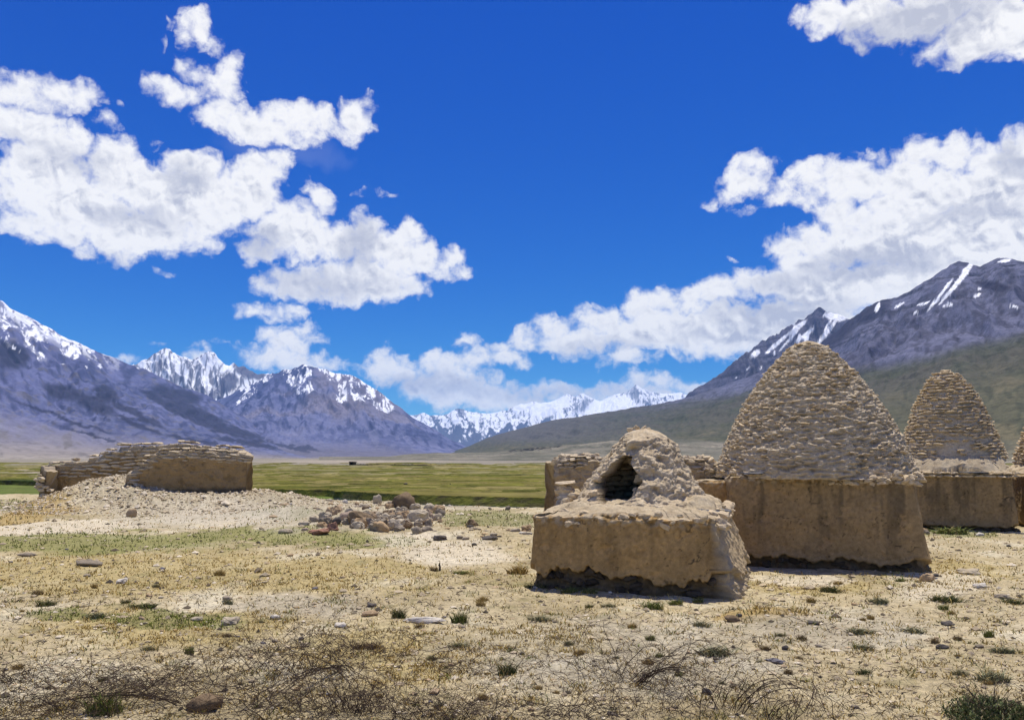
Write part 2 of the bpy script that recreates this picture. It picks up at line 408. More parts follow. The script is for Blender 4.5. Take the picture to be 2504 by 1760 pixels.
def snow_amount(q, line, soft, k1, k2):
    """snow lies above a line (0..1 of the relief) and reaches lower in the gullies"""
    return sstep(line - soft, line + soft, q['t'] + k1 * (.62 - q['rib']) + k2 * (.6 - q['rib2']) + .03 * q['big'])
def paint_left(q):
    X = q['X']; px, py = q['P']
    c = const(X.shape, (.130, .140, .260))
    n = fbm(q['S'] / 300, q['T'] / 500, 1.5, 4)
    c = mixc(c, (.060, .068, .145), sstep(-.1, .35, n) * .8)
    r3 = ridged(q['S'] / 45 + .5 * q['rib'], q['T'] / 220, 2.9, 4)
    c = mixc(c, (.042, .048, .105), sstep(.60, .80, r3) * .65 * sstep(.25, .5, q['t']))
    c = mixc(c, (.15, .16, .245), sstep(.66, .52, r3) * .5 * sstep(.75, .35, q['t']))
    # tan alluvial fans low down, thin dark runnels
    c = mixc(c, (.27, .235, .19), sstep(.44, .10, q['t'] + .05 * n) * .85)
    c = mixc(c, (.34, .30, .235), sstep(.16, .03, q['t']) * .8)
    ft = fbm(q['S'] / 25, q['T'] / 60, 8.8, 4)
    c = mixc(c, (.15, .135, .12), sstep(.05, .4, ft) * .5)
    run = ridged(q['S'] / 90, q['T'] / 900, 4.4, 4)
    c = mixc(c, (.14, .125, .115), sstep(.72, .86, run) * sstep(.5, .2, q['t']) * .7)
    # dark stripes and patches across the slope
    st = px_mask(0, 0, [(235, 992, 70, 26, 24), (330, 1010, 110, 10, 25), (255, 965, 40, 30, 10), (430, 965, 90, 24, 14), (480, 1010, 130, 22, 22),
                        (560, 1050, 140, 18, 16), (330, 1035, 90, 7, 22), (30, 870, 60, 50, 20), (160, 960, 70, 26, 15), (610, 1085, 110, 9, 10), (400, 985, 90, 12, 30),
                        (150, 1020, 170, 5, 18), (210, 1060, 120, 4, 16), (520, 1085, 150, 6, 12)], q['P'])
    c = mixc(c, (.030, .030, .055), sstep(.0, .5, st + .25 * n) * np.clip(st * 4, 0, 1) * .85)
    hi = px_mask(0, 0, [(20, 770, 130, 70, 28), (100, 800, 120, 46, 34), (160, 850, 26, 48, 10), (182, 862, 14, 40, 25), (215, 872, 8, 34, 12), (245, 900, 8, 12, 10),
                        (80, 850, 70, 12, 50), (20, 840, 60, 6, 40), (-150, 760, 200, 90, 30), (340, 896, 9, 8, 0), (358, 915, 6, 9, 0)], q['P'])
    gul = ridged(q['S'] / 60 + .4 * q['rib'], q['T'] / 420, 7.7, 5, .62)
    sn = sstep(.20, .27, hi * .98 - 2.7 * np.clip(gul - .53, 0, 1) + .22 * q['w3'])
    sn = sn * (1 - sstep(.905, .935, q['t'] + .03 * q['w3']) * sstep(.50, .62, gul + .35 * q['w4']))
    fine = ridged(q['S'] / 26 + .5 * q['rib'] + .3 * q['w4'], q['T'] / 230, 3.1, 4, .6)
    sn = np.clip(sn, 0, 1) * (1 - .85 * sstep(.62, .72, fine))
    edge = sstep(.90, .975, q['t']) * sstep(330, 200, px) * .85 * sstep(.60, .70, gul)
    c = mixc(c, SNOW, np.clip(np.maximum(sn, edge), 0, 1))
    return c
def paint_centre(q):
    px, py = q['P']
    n = fbm(q['S'] / 420, q['T'] / 700, 2.5, 4)
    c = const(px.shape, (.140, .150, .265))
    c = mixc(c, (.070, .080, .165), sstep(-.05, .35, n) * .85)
    r3 = ridged(q['S'] / 80 + .5 * q['rib'], q['T'] / 420, 2.9, 5, .6)
    c = mixc(c, (.045, .052, .115), sstep(.58, .76, r3) * .8 * sstep(.25, .6, q['t']))
    c = mixc(c, (.18, .185, .275), sstep(.60, .48, r3) * .45 * sstep(.9, .35, q['t']))
    c = mixc(c, (.24, .205, .21), sstep(.0, .4, -n) * sstep(.2, .6, q['t']) * .5)
    c = mixc(c, (.135, .125, .15), sstep(.4, .15, q['t']) * .8)
    c = mixc(c, (.24, .215, .19), sstep(.09, .01, q['t']))
    st = px_mask(0, 0, [(590, 1065, 110, 16, 12), (700, 1090, 120, 8, 8), (560, 1085, 90, 10, 8)], q['P'])
    c = mixc(c, (.035, .036, .065), sstep(.05, .5, st + .2 * n) * np.clip(st * 4, 0, 1) * .8)
    hi = px_mask(0, 0, [(655, 912, 75, 20, -22), (735, 935, 40, 34, 50), (752, 905, 12, 22, -30), (820, 912, 60, 22, 20), (865, 935, 52, 40, 45), (905, 960, 40, 36, 50),
                        (608, 955, 26, 22, -30), (600, 975, 26, 6, -30), (700, 905, 40, 12, -10), (840, 960, 24, 30, 30), (940, 985, 30, 26, 45)], q['P'])
    gul = ridged(q['S'] / 75 + .4 * q['rib'], q['T'] / 600, 3.7, 5, .62)
    sn = sstep(.12, .18, hi * 1.0 - 2.8 * np.clip(gul - .50, 0, 1) + .2 * q['w3'])
    fine = ridged(q['S'] / 34 + .5 * q['rib'] + .3 * q['w4'], q['T'] / 330, 3.1, 4, .6)
    sn = np.clip(sn, 0, 1) * (1 - .85 * sstep(.62, .72, fine))
    return mixc(c, SNOW, np.clip(sn, 0, 1) * .95)
def paint_snowpeaks(q):
    px, py = q['P']
    c = const(px.shape, (.085, .080, .115))
    gul = ridged(q['S'] / 150 + .4 * q['rib'], q['T'] / 1300, 9.7, 5, .62)
    sn = sstep(.50, .56, q['t'] + 1.1 * (.62 - gul) + .25 * q['w3'])
    face = sstep(.02, .12, q['rib2'] - .62 + .3 * q['w4']) * sstep(.98, .8, q['t'])
    fine = ridged(q['S'] / 62 + .5 * q['rib'] + .3 * q['w4'], q['T'] / 520, 3.1, 4, .6)
    sn = sn * (1 - .8 * face) * (1 - .85 * sstep(.66, .76, fine + .10 * (1 - q['t'])))
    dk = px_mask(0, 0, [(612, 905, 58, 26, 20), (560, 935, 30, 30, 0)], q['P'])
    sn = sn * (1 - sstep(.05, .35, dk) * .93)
    return mixc(c, SNOW, np.clip(sn, 0, 1))
def paint_far(q):
    px, py = q['P']
    c = const(px.shape, (.10, .10, .13))
    gul = ridged(q['S'] / 230 + .4 * q['rib'], q['T'] / 2200, 4.7, 5, .62)
    line = interp([(950, .62), (1150, .60), (1300, .50), (1400, .42), (1500, .35), (1560, .45), (1700, .5)], px)
    sn = sstep(-.05, .05, q['t'] - line - .12 + 1.5 * (.60 - gul) + .2 * q['w3'])
    fine = ridged(q['S'] / 90 + .5 * q['rib'] + .3 * q['w4'], q['T'] / 900, 3.1, 4, .6)
    sn = np.clip(sn, 0, 1) * (1 - .8 * sstep(.68, .78, fine + .08 * (1 - q['t'])))
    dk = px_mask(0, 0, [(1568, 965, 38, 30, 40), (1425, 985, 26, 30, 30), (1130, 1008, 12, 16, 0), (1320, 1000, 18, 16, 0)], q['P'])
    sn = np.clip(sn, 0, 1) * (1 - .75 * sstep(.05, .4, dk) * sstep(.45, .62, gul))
    cap = px_mask(0, 0, [(1345, 990, 60, 28, -22), (1280, 995, 40, 12, -25), (1470, 1000, 60, 26, -10), (1370, 985, 30, 20, -20), (1515, 985, 46, 20, 10)], q['P'])
    sn = np.maximum(sn, sstep(.1, .3, cap) * .95)
    return mixc(c, SNOW, sn)
def paint_right(q):
    q['P'] = (q['P0'][0] + 5 * q['w3'], q['P0'][1] + 5 * q['w4'])
    px, py = q['P']
    n = fbm(q['S'] / 160, q['T'] / 500, 6.5, 5)
    nf = fbm(q['S'] / 40, q['T'] / 120, 2.5, 4)
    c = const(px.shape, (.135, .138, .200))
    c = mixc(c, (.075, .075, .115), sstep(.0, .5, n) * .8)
    # bands of broken rock near the summit
    bands = ridged(q['Z'] / 22 + .5 * n, q['S'] / 500, 1.2, 4)
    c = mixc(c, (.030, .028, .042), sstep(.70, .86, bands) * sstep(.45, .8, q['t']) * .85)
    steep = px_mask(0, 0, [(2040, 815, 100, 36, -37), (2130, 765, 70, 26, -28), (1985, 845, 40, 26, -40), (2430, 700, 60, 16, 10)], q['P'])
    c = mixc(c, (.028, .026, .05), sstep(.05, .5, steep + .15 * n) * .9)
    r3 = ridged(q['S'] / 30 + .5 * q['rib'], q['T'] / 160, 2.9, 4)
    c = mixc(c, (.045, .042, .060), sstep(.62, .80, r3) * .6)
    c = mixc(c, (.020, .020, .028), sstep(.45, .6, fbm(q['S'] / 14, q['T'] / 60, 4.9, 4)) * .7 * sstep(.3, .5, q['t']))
    # thin turf on the lower slopes: greener above, straw coloured at the foot
    gl = interp([(1100, 1010), (1600, 985), (1760, 962), (1990, 925), (2200, 885), (2504, 815), (2900, 760)], px)
    veg = sstep(-14, 30, py - gl + 22 * n)
    c = mixc(c, (.088, .083, .060), veg)
    gr = sstep(.0, .45, fbm(q['S'] / 90, q['T'] / 160, 9.5, 4) + .12)
    c = mixc(c, (.062, .074, .040), veg * gr * .6)
    low = sstep(30, 140, py - gl + 30 * n)
    c = mixc(c, (.098, .095, .052), low * .85)
    c = mixc(c, (.17, .145, .080), sstep(.05, .4, nf) * low * .6)
    rl = ridged(q['S'] / 26 + .8 * n, q['T'] / 190, 6.1, 4)
    c = mixc(c, (.045, .050, .030), sstep(.66, .82, rl) * veg * .55)
    left = sstep(1700, 1250, px) * (1 - sstep(1065, 1095, py))
    c = mixc(c, (.105, .100, .095), left * .85)
    c = mixc(c, (.21, .19, .135), sstep(.10, .02, q['t']) * .7)
    g1 = [(2350, 680, 60, 7, -52), (2335, 700, 70, 5, -50), (2300, 720, 60, 4.5, -52), (2318, 745, 16, 4, -20), (2365, 656, 24, 7, -50), (2390, 722, 14, 4.5, -20),
          (2200, 745, 16, 3, -30), (2455, 637, 22, 5, -10), (2146, 752, 5, 17, 25), (2258, 742, 18, 3, -20), (2240, 765, 10, 3, -30), (2480, 750, 14, 3, 10), (2395, 705, 6, 3, 0)]
    hi = px_mask(0, 0, g1, q['P'])
    return mixc(c, SNOW, sstep(.08, .2, hi + .25 * nf * (hi > 0)))
def paint_right_back(q):
    q['P'] = (q['P0'][0] + 5 * q['w3'], q['P0'][1] + 5 * q['w4'])
    px, py = q['P']
    n = fbm(q['S'] / 160, q['T'] / 500, 6.5, 5)
    c = const(px.shape, (.105, .105, .15)); c = mixc(c, (.045, .048, .085), sstep(-.1, .4, n) * .85)
    bands = ridged(q['Z'] / 26 + .6 * n, q['S'] / 400, 5.2, 4)
    c = mixc(c, (.030, .028, .048), sstep(.70, .86, bands) * .8)
    hi = px_mask(0, 0, [(2045, 775, 34, 12, 10), (2020, 815, 70, 7, -52), (1975, 815, 60, 6, -35), (1950, 800, 40, 9, -38), (1900, 840, 50, 6, -40), (1930, 830, 50, 4, -50), (1845, 865, 20, 9, -30),
                        (1880, 858, 12, 5, -40), (1972, 830, 8, 20, 15), (1953, 828, 6, 16, 10), (1892, 862, 4, 9, 10), (2070, 775, 22, 6, 10), (1830, 900, 8, 3, -40), (1862, 900, 7, 3, -40), (1800, 925, 5, 2, 0),
                        (2000, 790, 40, 3.5, -52), (2026, 792, 30, 3, -60)], q['P'])
    dk = px_mask(0, 0, [(2003, 792, 16, 26, 25)], q['P'])
    c = mixc(c, SNOW, sstep(.10, .35, hi + .3 * n * (hi > 0)) * (1 - sstep(.1, .4, dk)))
    return c
def paint_hills(q):
    n = fbm(q['S'] / 60, q['T'] / 60, 3.5, 4)
    c = const(n.shape, (.175, .165, .125)); c = mixc(c, (.115, .115, .085), sstep(-.05, .35, n)); c = mixc(c, (.24, .215, .165), sstep(.05, .4, -n))
    dk = px_mask(0, 0, [(1300, 1097, 60, 3.5, -4), (1262, 1102, 30, 2.5, -8), (1360, 1092, 24, 2.5, -5)], q['P'])
    return mixc(c, (.02, .02, .02), sstep(.05, .35, dk))

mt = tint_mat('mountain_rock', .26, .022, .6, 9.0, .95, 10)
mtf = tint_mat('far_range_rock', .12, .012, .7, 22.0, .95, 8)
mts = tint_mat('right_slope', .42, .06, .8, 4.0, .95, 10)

FAR_LINE = [(880, 1040), (960, 1022), (1013, 1015), (1037, 1006), (1055, 1014), (1074, 1013), (1095, 1012), (1114, 1003), (1126, 1001), (1145, 1007), (1190, 1013), (1215, 1008), (1237, 1003),
    (1274, 988), (1284, 990), (1301, 982), (1323, 988), (1335, 985), (1387, 963), (1405, 970), (1426, 961), (1454, 976), (1469, 981), (1496, 968), (1520, 961), (1533, 957), (1554, 941), (1573, 952), (1594, 962), (1618, 966), (1650, 962), (1664, 958), (1680, 964), (1720, 968), (1900, 985)]
mountain('far_snow_range', FAR_LINE, [(880, 15000), (1900, 15500)], [(880, 10500), (1900, 10500)], mtf, paint_far, (560, 120), 1.15, (620, .045), .012, .35, zfoot=-10, seed=1.3)
mountain('snow_peaks', [(180, 930), (270, 886), (300, 893), (340, 887), (380, 866), (407, 855), (425, 868), (440, 873), (470, 882), (490, 868), (508, 861), (528, 866), (548, 881), (570, 886), (582, 893), (598, 895), (640, 910), (700, 925), (800, 960)],
         [(200, 8600), (800, 8600)], [(200, 6200), (800, 6200)], mtf, paint_snowpeaks, (330, 120), 1.1, (420, .075), .02, .5, zfoot=-10, seed=2.7)
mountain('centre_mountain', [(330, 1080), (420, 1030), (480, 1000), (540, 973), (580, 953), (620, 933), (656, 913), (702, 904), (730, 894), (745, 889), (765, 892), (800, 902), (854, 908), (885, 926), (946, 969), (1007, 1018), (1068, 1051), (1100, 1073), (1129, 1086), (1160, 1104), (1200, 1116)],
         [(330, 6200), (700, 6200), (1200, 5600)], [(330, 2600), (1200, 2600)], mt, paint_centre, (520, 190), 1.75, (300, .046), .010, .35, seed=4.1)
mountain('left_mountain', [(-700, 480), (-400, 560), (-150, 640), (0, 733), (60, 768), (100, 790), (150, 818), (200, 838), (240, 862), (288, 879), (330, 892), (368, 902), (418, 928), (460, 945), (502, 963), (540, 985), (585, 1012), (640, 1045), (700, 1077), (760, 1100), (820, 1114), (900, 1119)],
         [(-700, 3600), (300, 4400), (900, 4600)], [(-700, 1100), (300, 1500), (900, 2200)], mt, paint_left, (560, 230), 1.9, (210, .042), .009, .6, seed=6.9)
mountain('right_back_ridge', [(1560, 1020), (1640, 985), (1700, 951), (1750, 915), (1794, 880), (1830, 858), (1875, 831), (1924, 796), (1965, 776), (1997, 765), (2025, 763), (2071, 771), (2110, 790), (2200, 820)],
         [(1560, 4300), (2200, 4300)], [(1560, 3600), (2200, 3000)], mt, paint_right_back, (320, 120), 1.0, (170, .06), .02, .8, seed=8.2)
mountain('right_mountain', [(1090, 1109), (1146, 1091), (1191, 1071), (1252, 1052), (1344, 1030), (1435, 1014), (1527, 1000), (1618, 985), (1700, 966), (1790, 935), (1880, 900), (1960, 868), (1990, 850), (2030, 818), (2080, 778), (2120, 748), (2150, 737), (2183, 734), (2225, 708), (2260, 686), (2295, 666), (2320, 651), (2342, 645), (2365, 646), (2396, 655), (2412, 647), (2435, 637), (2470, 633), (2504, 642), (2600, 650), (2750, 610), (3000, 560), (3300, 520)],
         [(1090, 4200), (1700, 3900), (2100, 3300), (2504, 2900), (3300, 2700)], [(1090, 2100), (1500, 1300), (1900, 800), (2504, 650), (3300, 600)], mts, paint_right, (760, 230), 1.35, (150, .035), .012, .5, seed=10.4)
mountain('low_hills', [(780, 1131), (860, 1127), (940, 1117), (1000, 1110), (1060, 1107), (1110, 1108), (1160, 1106), (1230, 1102), (1300, 1095), (1380, 1088), (1500, 1078), (1620, 1072), (1760, 1076), (1900, 1090), (2100, 1110)],
         [(780, 1250), (1300, 1150), (2100, 900)], [(780, 800), (1300, 650), (2100, 500)], mts, paint_hills, (420, 60), .9, (60, .09), .06, .6, zfoot=-2.0, back=.9, seed=12.4)

# ------------------------------------------------------------------ ground
EDGE = [(-800, 1208), (0, 1207), (120, 1207), (640, 1218), (840, 1222), (960, 1224), (1060, 1234), (1300, 1241), (3300, 1244)]     # far lip of the gravel terrace
def H(x, y, fine=True):
    x = np.asarray(x, float); y = np.asarray(y, float)
    d = np.hypot(x, y)
    px = 1252 + FPX * x / np.maximum(y, .5)
    h = .05 * perlin(x / 3.1, y / 3.1, .5) + .03 * perlin(x / 1.1, y / 1.1, 3.5)
    if fine:
        h = h + .022 * perlin(x / .42, y / .42, 7.5) + .020 * fbm(x / .16, y / .16, 9.1, 3)
    # rubble mound under and around the ruined house
    def bump(cx, cy, rx, ry, p=1.0):
        q = np.sqrt(((x - cx) / rx) ** 2 + ((y - cy) / ry) ** 2)
        return np.clip(1 - q, 0, 1) ** p
    m = .62 * sstep(0, .95, bump(-15.0, 32.0, 3.6, 4.6)) + .46 * sstep(0, .6, bump(-13.0, 31.6, 7.0, 4.8)) 
    m = m + .10 * sstep(0, .6, bump(-5.0, 21.0, 2.6, 2.4)) + .18 * sstep(0, .6, bump(-6.0, 26.5, 4.2, 2.6)) + .12 * sstep(0, .6, bump(-.5, 19.5, 2.6, 1.6))
    rubb = np.clip(m * 3, 0, 1)
    if fine: m = m + rubb * (.16 * fbm(x / .8, y / .8, 2.1, 5) + .16 * (ridged(x / .38, y / .38, 4.1, 4) - .6))
    h = h + m
    E = 3537.0 / (interp(EDGE, px) - 1118)
    k = sstep(0, 1, (y - E + .5 * perlin(x / 2.0, 3.3)) / 13.0)
    return h - 2.9 * k
def ground_fields(x, y):
    P = project(x, y, np.zeros_like(x))
    n1 = fbm(x / 1.6, y / 1.6, 1.1, 4); n2 = fbm(x / .35, y / .35, 5.1, 3)
    wa, wb = fbm(x / .9, y / .9, 2.7, 5), fbm(x / .9, y / .9, 6.7, 5); wd = fbm(x / 5, y / 5, 3.7, 3)
    sc = 1200.0 / np.maximum(y, 4)
    P = (P[0] + sc * .9 * wa + sc * 1.5 * wd, P[1] + 24 * wb + 20 * wd * (P[1] > 1330))
    straw = sstep(0, .45, px_mask(0, 0, [(250, 1400, 750, 80, 1), (700, 1400, 600, 74, 2), (350, 1530, 460, 70, 0), (950, 1600, 340, 110, 0), (1350, 1560, 260, 60, 0), (2300, 1400, 200, 60, 0), (1950, 1440, 250, 20, 0)], P) + .45 * n1 + .3 * n2 - .08)
    grn = sstep(.0, .4, px_mask(0, 0, [(250, 1325, 430, 34, 0), (620, 1310, 330, 22, 0), (20, 1325, 200, 26, 0), (850, 1322, 230, 16, 2)], P) + .35 * n1 + .3 * n2 - .06)
    g2 = sstep(0, .3, px_mask(0, 0, [(1190, 1270, 150, 28, 2), (700, 1262, 110, 12, 0), (30, 1235, 90, 12, 0), (350, 1512, 180, 26, 0), (120, 1500, 120, 18, 0), (2340, 1302, 120, 16, 0)], P) + .3 * n2)
    ye = sstep(0, .3, px_mask(0, 0, [(1880, 1500, 150, 20, 0), (1790, 1500, 60, 12, 0), (80, 1258, 110, 22, -10)], P) + .2 * n2)
    return P, n1, n2, straw, grn, g2, ye
def ground_paint(x, y):
    P, n1, n2, straw, grn, g2, ye = ground_fields(x, y); px, py = P
    c = const(x.shape, (.50, .415, .245))
    c = mixc(c, (.32, .255, .135), sstep(-.05, .45, n1))
    c = mixc(c, (.68, .61, .43), sstep(.05, .45, -n1 + .4 * n2) * .8)
    c = mixc(c, (.44, .345, .13), straw * .60)
    c = mixc(c, (.20, .21, .045), grn * .7)
    c = mixc(c, (.15, .165, .04), g2 * .6)
    c = mixc(c, (.38, .25, .06), ye * .6)
    # pale alkali flats
    wh = sstep(0, .4, px_mask(0, 0, [(1120, 1355, 170, 40, 0), (980, 1320, 120, 20, 0), (560, 1265, 240, 30, 0), (150, 1290, 260, 18, -3), (1900, 1415, 180, 16, 3), (2300, 1430, 150, 60, 4)], P) + .25 * n1)
    c = mixc(c, (.72, .64, .48), wh * .6)
    gv = sstep(0, .4, px_mask(0, 0, [(800, 1270, 300, 40, 0), (900, 1235, 420, 14, 0), (450, 1240, 300, 60, 0), (700, 1480, 260, 34, 0), (2050, 1540, 330, 60, 0), (1500, 1600, 500, 120, 0)], P) + .25 * n2)
    c = mixc(c, (.43, .39, .30), gv * .5)
    c = mixc(c, (.20, .17, .12), sstep(.25, .6, n2) * .35)
    # turf beyond the terrace lip
    E = 3537.0 / (interp(EDGE, px) - 1118)
    c = mixc(c, (.085, .115, .022), sstep(.5, 3.5, y - E))
    return c
def build_ground():
    nc, nr = 1000, 470
    pyr = np.linspace(1118 + 3537 / 62.0, 2010, nr)[::-1]
    d = 3537.0 / (pyr - 1118)
    th = np.linspace(-.80, .80, nc)            # tan(azimuth)
    Yg = d[:, None] + 0 * th[None, :]; Xg = Yg * th[None, :]
    Zg = H(Xg, Yg)
    V = np.stack([Xg, Yg, Zg], -1).reshape(-1, 3)
    m = tint_mat('dry_ground', .5, 11.0, 1.0, .045, .97, 9, speck=.8)
    me = make_mesh('ground', V, grid_faces(nr, nc), m, True, ground_paint(Xg, Yg).reshape(-1, 3))
    tag(add_obj('ground', me), kind='structure')
    # land behind and beside the camera
    nc2, nr2 = 60, 60
    gx, gy = np.meshgrid(np.linspace(-90, 90, nc2), np.linspace(-90, 3.9, nr2))
    gz = H(gx, gy, False) - .02
    gz = np.where(gy > 3.5, -.03, np.minimum(gz, .02))
    me = make_mesh('ground', np.stack([gx, gy, gz], -1).reshape(-1, 3), grid_faces(nr2, nc2), m, True, const((nc2 * nr2,), (.50, .415, .245)))
    tag(add_obj('ground', me), kind='structure')
build_ground()

BANK = [(-900, 1172, 1197), (0, 1172, 1197), (110, 1175, 1200), (600, 1192, 1228), (800, 1195, 1231), (1000, 1207, 1231), (1300, 1214, 1237), (1900, 1225, 1250), (3300, 1235, 1262)]
def build_meadow():
    nc, nr = 560, 260
    px = np.linspace(-900, 3400, nc); th = (px - 1252) / FPX
    b = np.array(BANK, float); top = np.interp(px, b[:, 0], b[:, 1]); low = np.interp(px, b[:, 0], b[:, 2])
    D = (EYE + 1.0) * FPX / (top - 1118)
    k = np.linspace(0, 1, nr)
    inv = (1 / D)[None, :] * (1 - k[:, None]) + (1 / 3200.0) * k[:, None]
    Yg = 1 / inv; Xg = Yg * th[None, :]
    Zg = -1.0 + .16 * fbm(Xg / 14, Yg / 14, 1.1, 4) * np.minimum(1, (Yg - D) / 8) - .0000 * Yg
    c = const(Xg.shape, (.150, .132, .028))
    n = fbm(Xg / 40, Yg / 14, 2.2, 5); nb = fbm(Xg / 160, Yg / 40, 4.2, 4)
    c = mixc(c, (.095, .098, .014), sstep(-.05, .3, n + nb * .8))
    c = mixc(c, (.24, .20, .075), sstep(.0, .4, -n + .25 * nb) * .7)
    P = project(Xg, Yg, Zg)
    c = mixc(c, (.25, .225, .12), sstep(1164, 1146, P[1] + 22 * nb + 8 * n) * .55)
    c = mixc(c, (.245, .22, .17), sstep(1139, 1134, P[1] + 2 * n))
    c = mixc(c, (.36, .31, .24), px_mask(0, 0, [(80, 1158, 80, 14, 6), (860, 1128, 300, 5, 0)], P) * 1.0)
    dk = px_mask(0, 0, [(50, 1180, 130, 10, 0)], P)
    c = mixc(c, (.035, .06, .01), sstep(0, .4, dk))
    # the cut bank that drops to the stream
    drops = [(-.03, -.10), (-.25, -.45), (-.5, -.85), (-.7, -1.15), (-1.2, -1.55)]
    zl = np.minimum(EYE - (low - 1118) * D / FPX, -1.45)
    rows = []
    for i, (dy, dz) in enumerate(drops):
        w = .25 * perlin(Xg[0] / 3.0, i * .4)
        yy = D + dy * (1.0 + w); rows.append(np.stack([yy * th, yy, lerp(-1.0, zl - .3, -dz / 1.55) + .04 * w], -1))
    B = np.stack(rows[::-1], 0)
    V = np.concatenate([B.reshape(-1, 3), np.stack([Xg, Yg, Zg], -1).reshape(-1, 3)])
    cb = const(B.shape[:2], (.12, .125, .022)); cb = mixc(cb, (.08, .07, .03), sstep(0, .4, perlin(B[..., 0] / 1.5, B[..., 2] * 3)))
    m = tint_mat('meadow_turf', .55, .55, .9, .35, .95, 9, stretch=(.55, 1, 1), speck=.25)
    me = make_mesh('meadow', V, grid_faces(nr + len(drops), nc), m, True, np.concatenate([cb.reshape(-1, 3), c.reshape(-1, 3)]))
    tag(add_obj('meadow', me), kind='structure')
    # low hummocks of turf
    r = np.random.RandomState(31); n = 7000
    u = r.uniform(0, 1, n) ** 1.3; yy = 1 / (1 / 66.0 + (1 / 420.0 - 1 / 66.0) * u); xx = r.uniform(-.8, .8, n) * yy
    bd = np.interp(1252 + FPX * xx / yy, px, D); k = (yy > bd + 1.2) & (r.uniform(0, 1, n) < .35 + .8 * sstep(-.1, .3, fbm(xx / 30, yy / 12, 5.2, 3))); xx, yy = xx[k], yy[k]; n = len(xx)
    w = (.10 + .0035 * yy) * np.exp(r.normal(0, .4, n)); hh = w * r.uniform(.08, .22, n)
    ring = np.array([(math.cos(a), math.sin(a)) for a in np.linspace(0, 2 * math.pi, 6)[:-1]])
    base = np.stack([xx[:, None] + ring[:, 0] * w[:, None] * 3.6, yy[:, None] + ring[:, 1] * w[:, None], np.full((n, 5), -1.09)], -1)
    top = np.stack([xx[:, None] + ring[:, 0] * w[:, None] * 2.4, yy[:, None] + ring[:, 1] * w[:, None] * .5, -1.0 + np.repeat(hh[:, None], 5, 1) * r.uniform(.7, 1.3, (n, 5))], -1)
    Vh = np.concatenate([base, top], 1).reshape(-1, 3); o0 = (np.arange(n) * 10)[:, None]
    Fq = np.concatenate([o0 + [i, (i + 1) % 5, 5 + (i + 1) % 5, 5 + i] for i in range(5)]); F5 = o0 + [5, 6, 7, 8, 9]
    pal = np.array([(.10, .105, .018), (.145, .135, .032), (.20, .17, .06), (.115, .115, .02)]); Ch = pal[r.choice(4, n)] * r.uniform(.8, 1.2, (n, 1))
    tag(add_obj('meadow_grass', make_mesh('meadow_grass', Vh, [Fq, F5], m, True, np.repeat(Ch, 10, 0))), kind='stuff')
    # stream
    mw, T, bs = new_mat('stream_water', .06, .5)
    bs.inputs['Base Color'].default_value = (.05, .075, .09, 1)
    geo = T.node('ShaderNodeNewGeometry')
    bp = T.node('ShaderNodeBump', {'Strength': .25, 'Distance': .03, 'Height': T.noise(geo.outputs['Position'], 3.0, 4, .6)})
    T.l.new(bp.outputs[0], bs.inputs['Normal'])
    xs = np.array([-140, 150]); V = np.array([(x, y, -1.62) for y in (33, 110) for x in xs], float)
    me = make_mesh("stream", V, np.array([[0, 1, 3, 2]]), mw, False)
    tag(add_obj('stream', me), kind='structure')
    # green flat between the stream and the terrace on the left
    nc, nr = 160, 30
    gx, gy = np.meshgrid(np.linspace(-95, -6, nc), np.linspace(40, 108, nr))
    pxg = 1252 + FPX * gx / gy
    gz = -1.56 + .06 * fbm(gx / 5, gy / 5, 3.1, 3) - .5 * sstep(760, 980, pxg + 60 * perlin(gx / 6, gy / 6)) 
    n = fbm(gx / 6, gy / 3, 7.1, 4)
    c = const(gx.shape, (.10, .135, .025)); c = mixc(c, (.16, .17, .05), sstep(0, .4, n))
    me = make_mesh('grass_flat', np.stack([gx, gy, gz], -1).reshape(-1, 3), grid_faces(nr, nc), m, True, c.reshape(-1, 3))
    tag(add_obj('grass_flat', me), kind='structure')
    # valley floor out to the horizon
    rr = [2800, 6000, 12000, 25000, 60000]; aa = np.linspace(-math.pi, math.pi, 97)
    V = np.array([(r * math.sin(a), r * math.cos(a), -6.0) for r in [60] + rr for a in aa])
    c = const((len(V),), (.22, .20, .15))
    me = make_mesh('valley_floor', V, grid_faces(len(rr) + 1, 97), mts, True, c)
    tag(add_obj('valley_floor', me), kind='structure')
build_meadow()

def build_haze():
    m = bpy.data.materials.new('haze'); m.use_nodes = True
    T = NT(m.node_tree); T.n.clear()
    o = T.node('ShaderNodeOutputMaterial')
    v = T.node('ShaderNodeVolumePrincipled', {'Color': (.22, .52, 1.0, 1), 'Density': HAZE, 'Anisotropy': 0.0})
    T.l.new(v.outputs[0], o.inputs['Volume'])
    a, b, zt = -17000, 17000, 1450
    V = [(x, y, z) for z in (-8, zt) for y in (-3000, 17500) for x in (a, b)]
    F = np.array([[0, 2, 3, 1], [4, 5, 7, 6], [0, 1, 5, 4], [2, 6, 7, 3], [0, 4, 6, 2], [1, 3, 7, 5]])
    me = make_mesh('haze', np.array(V, float), F, m, False)
    tag(add_obj('haze', me), kind='stuff')
HAZE = 3.8e-5
build_haze()
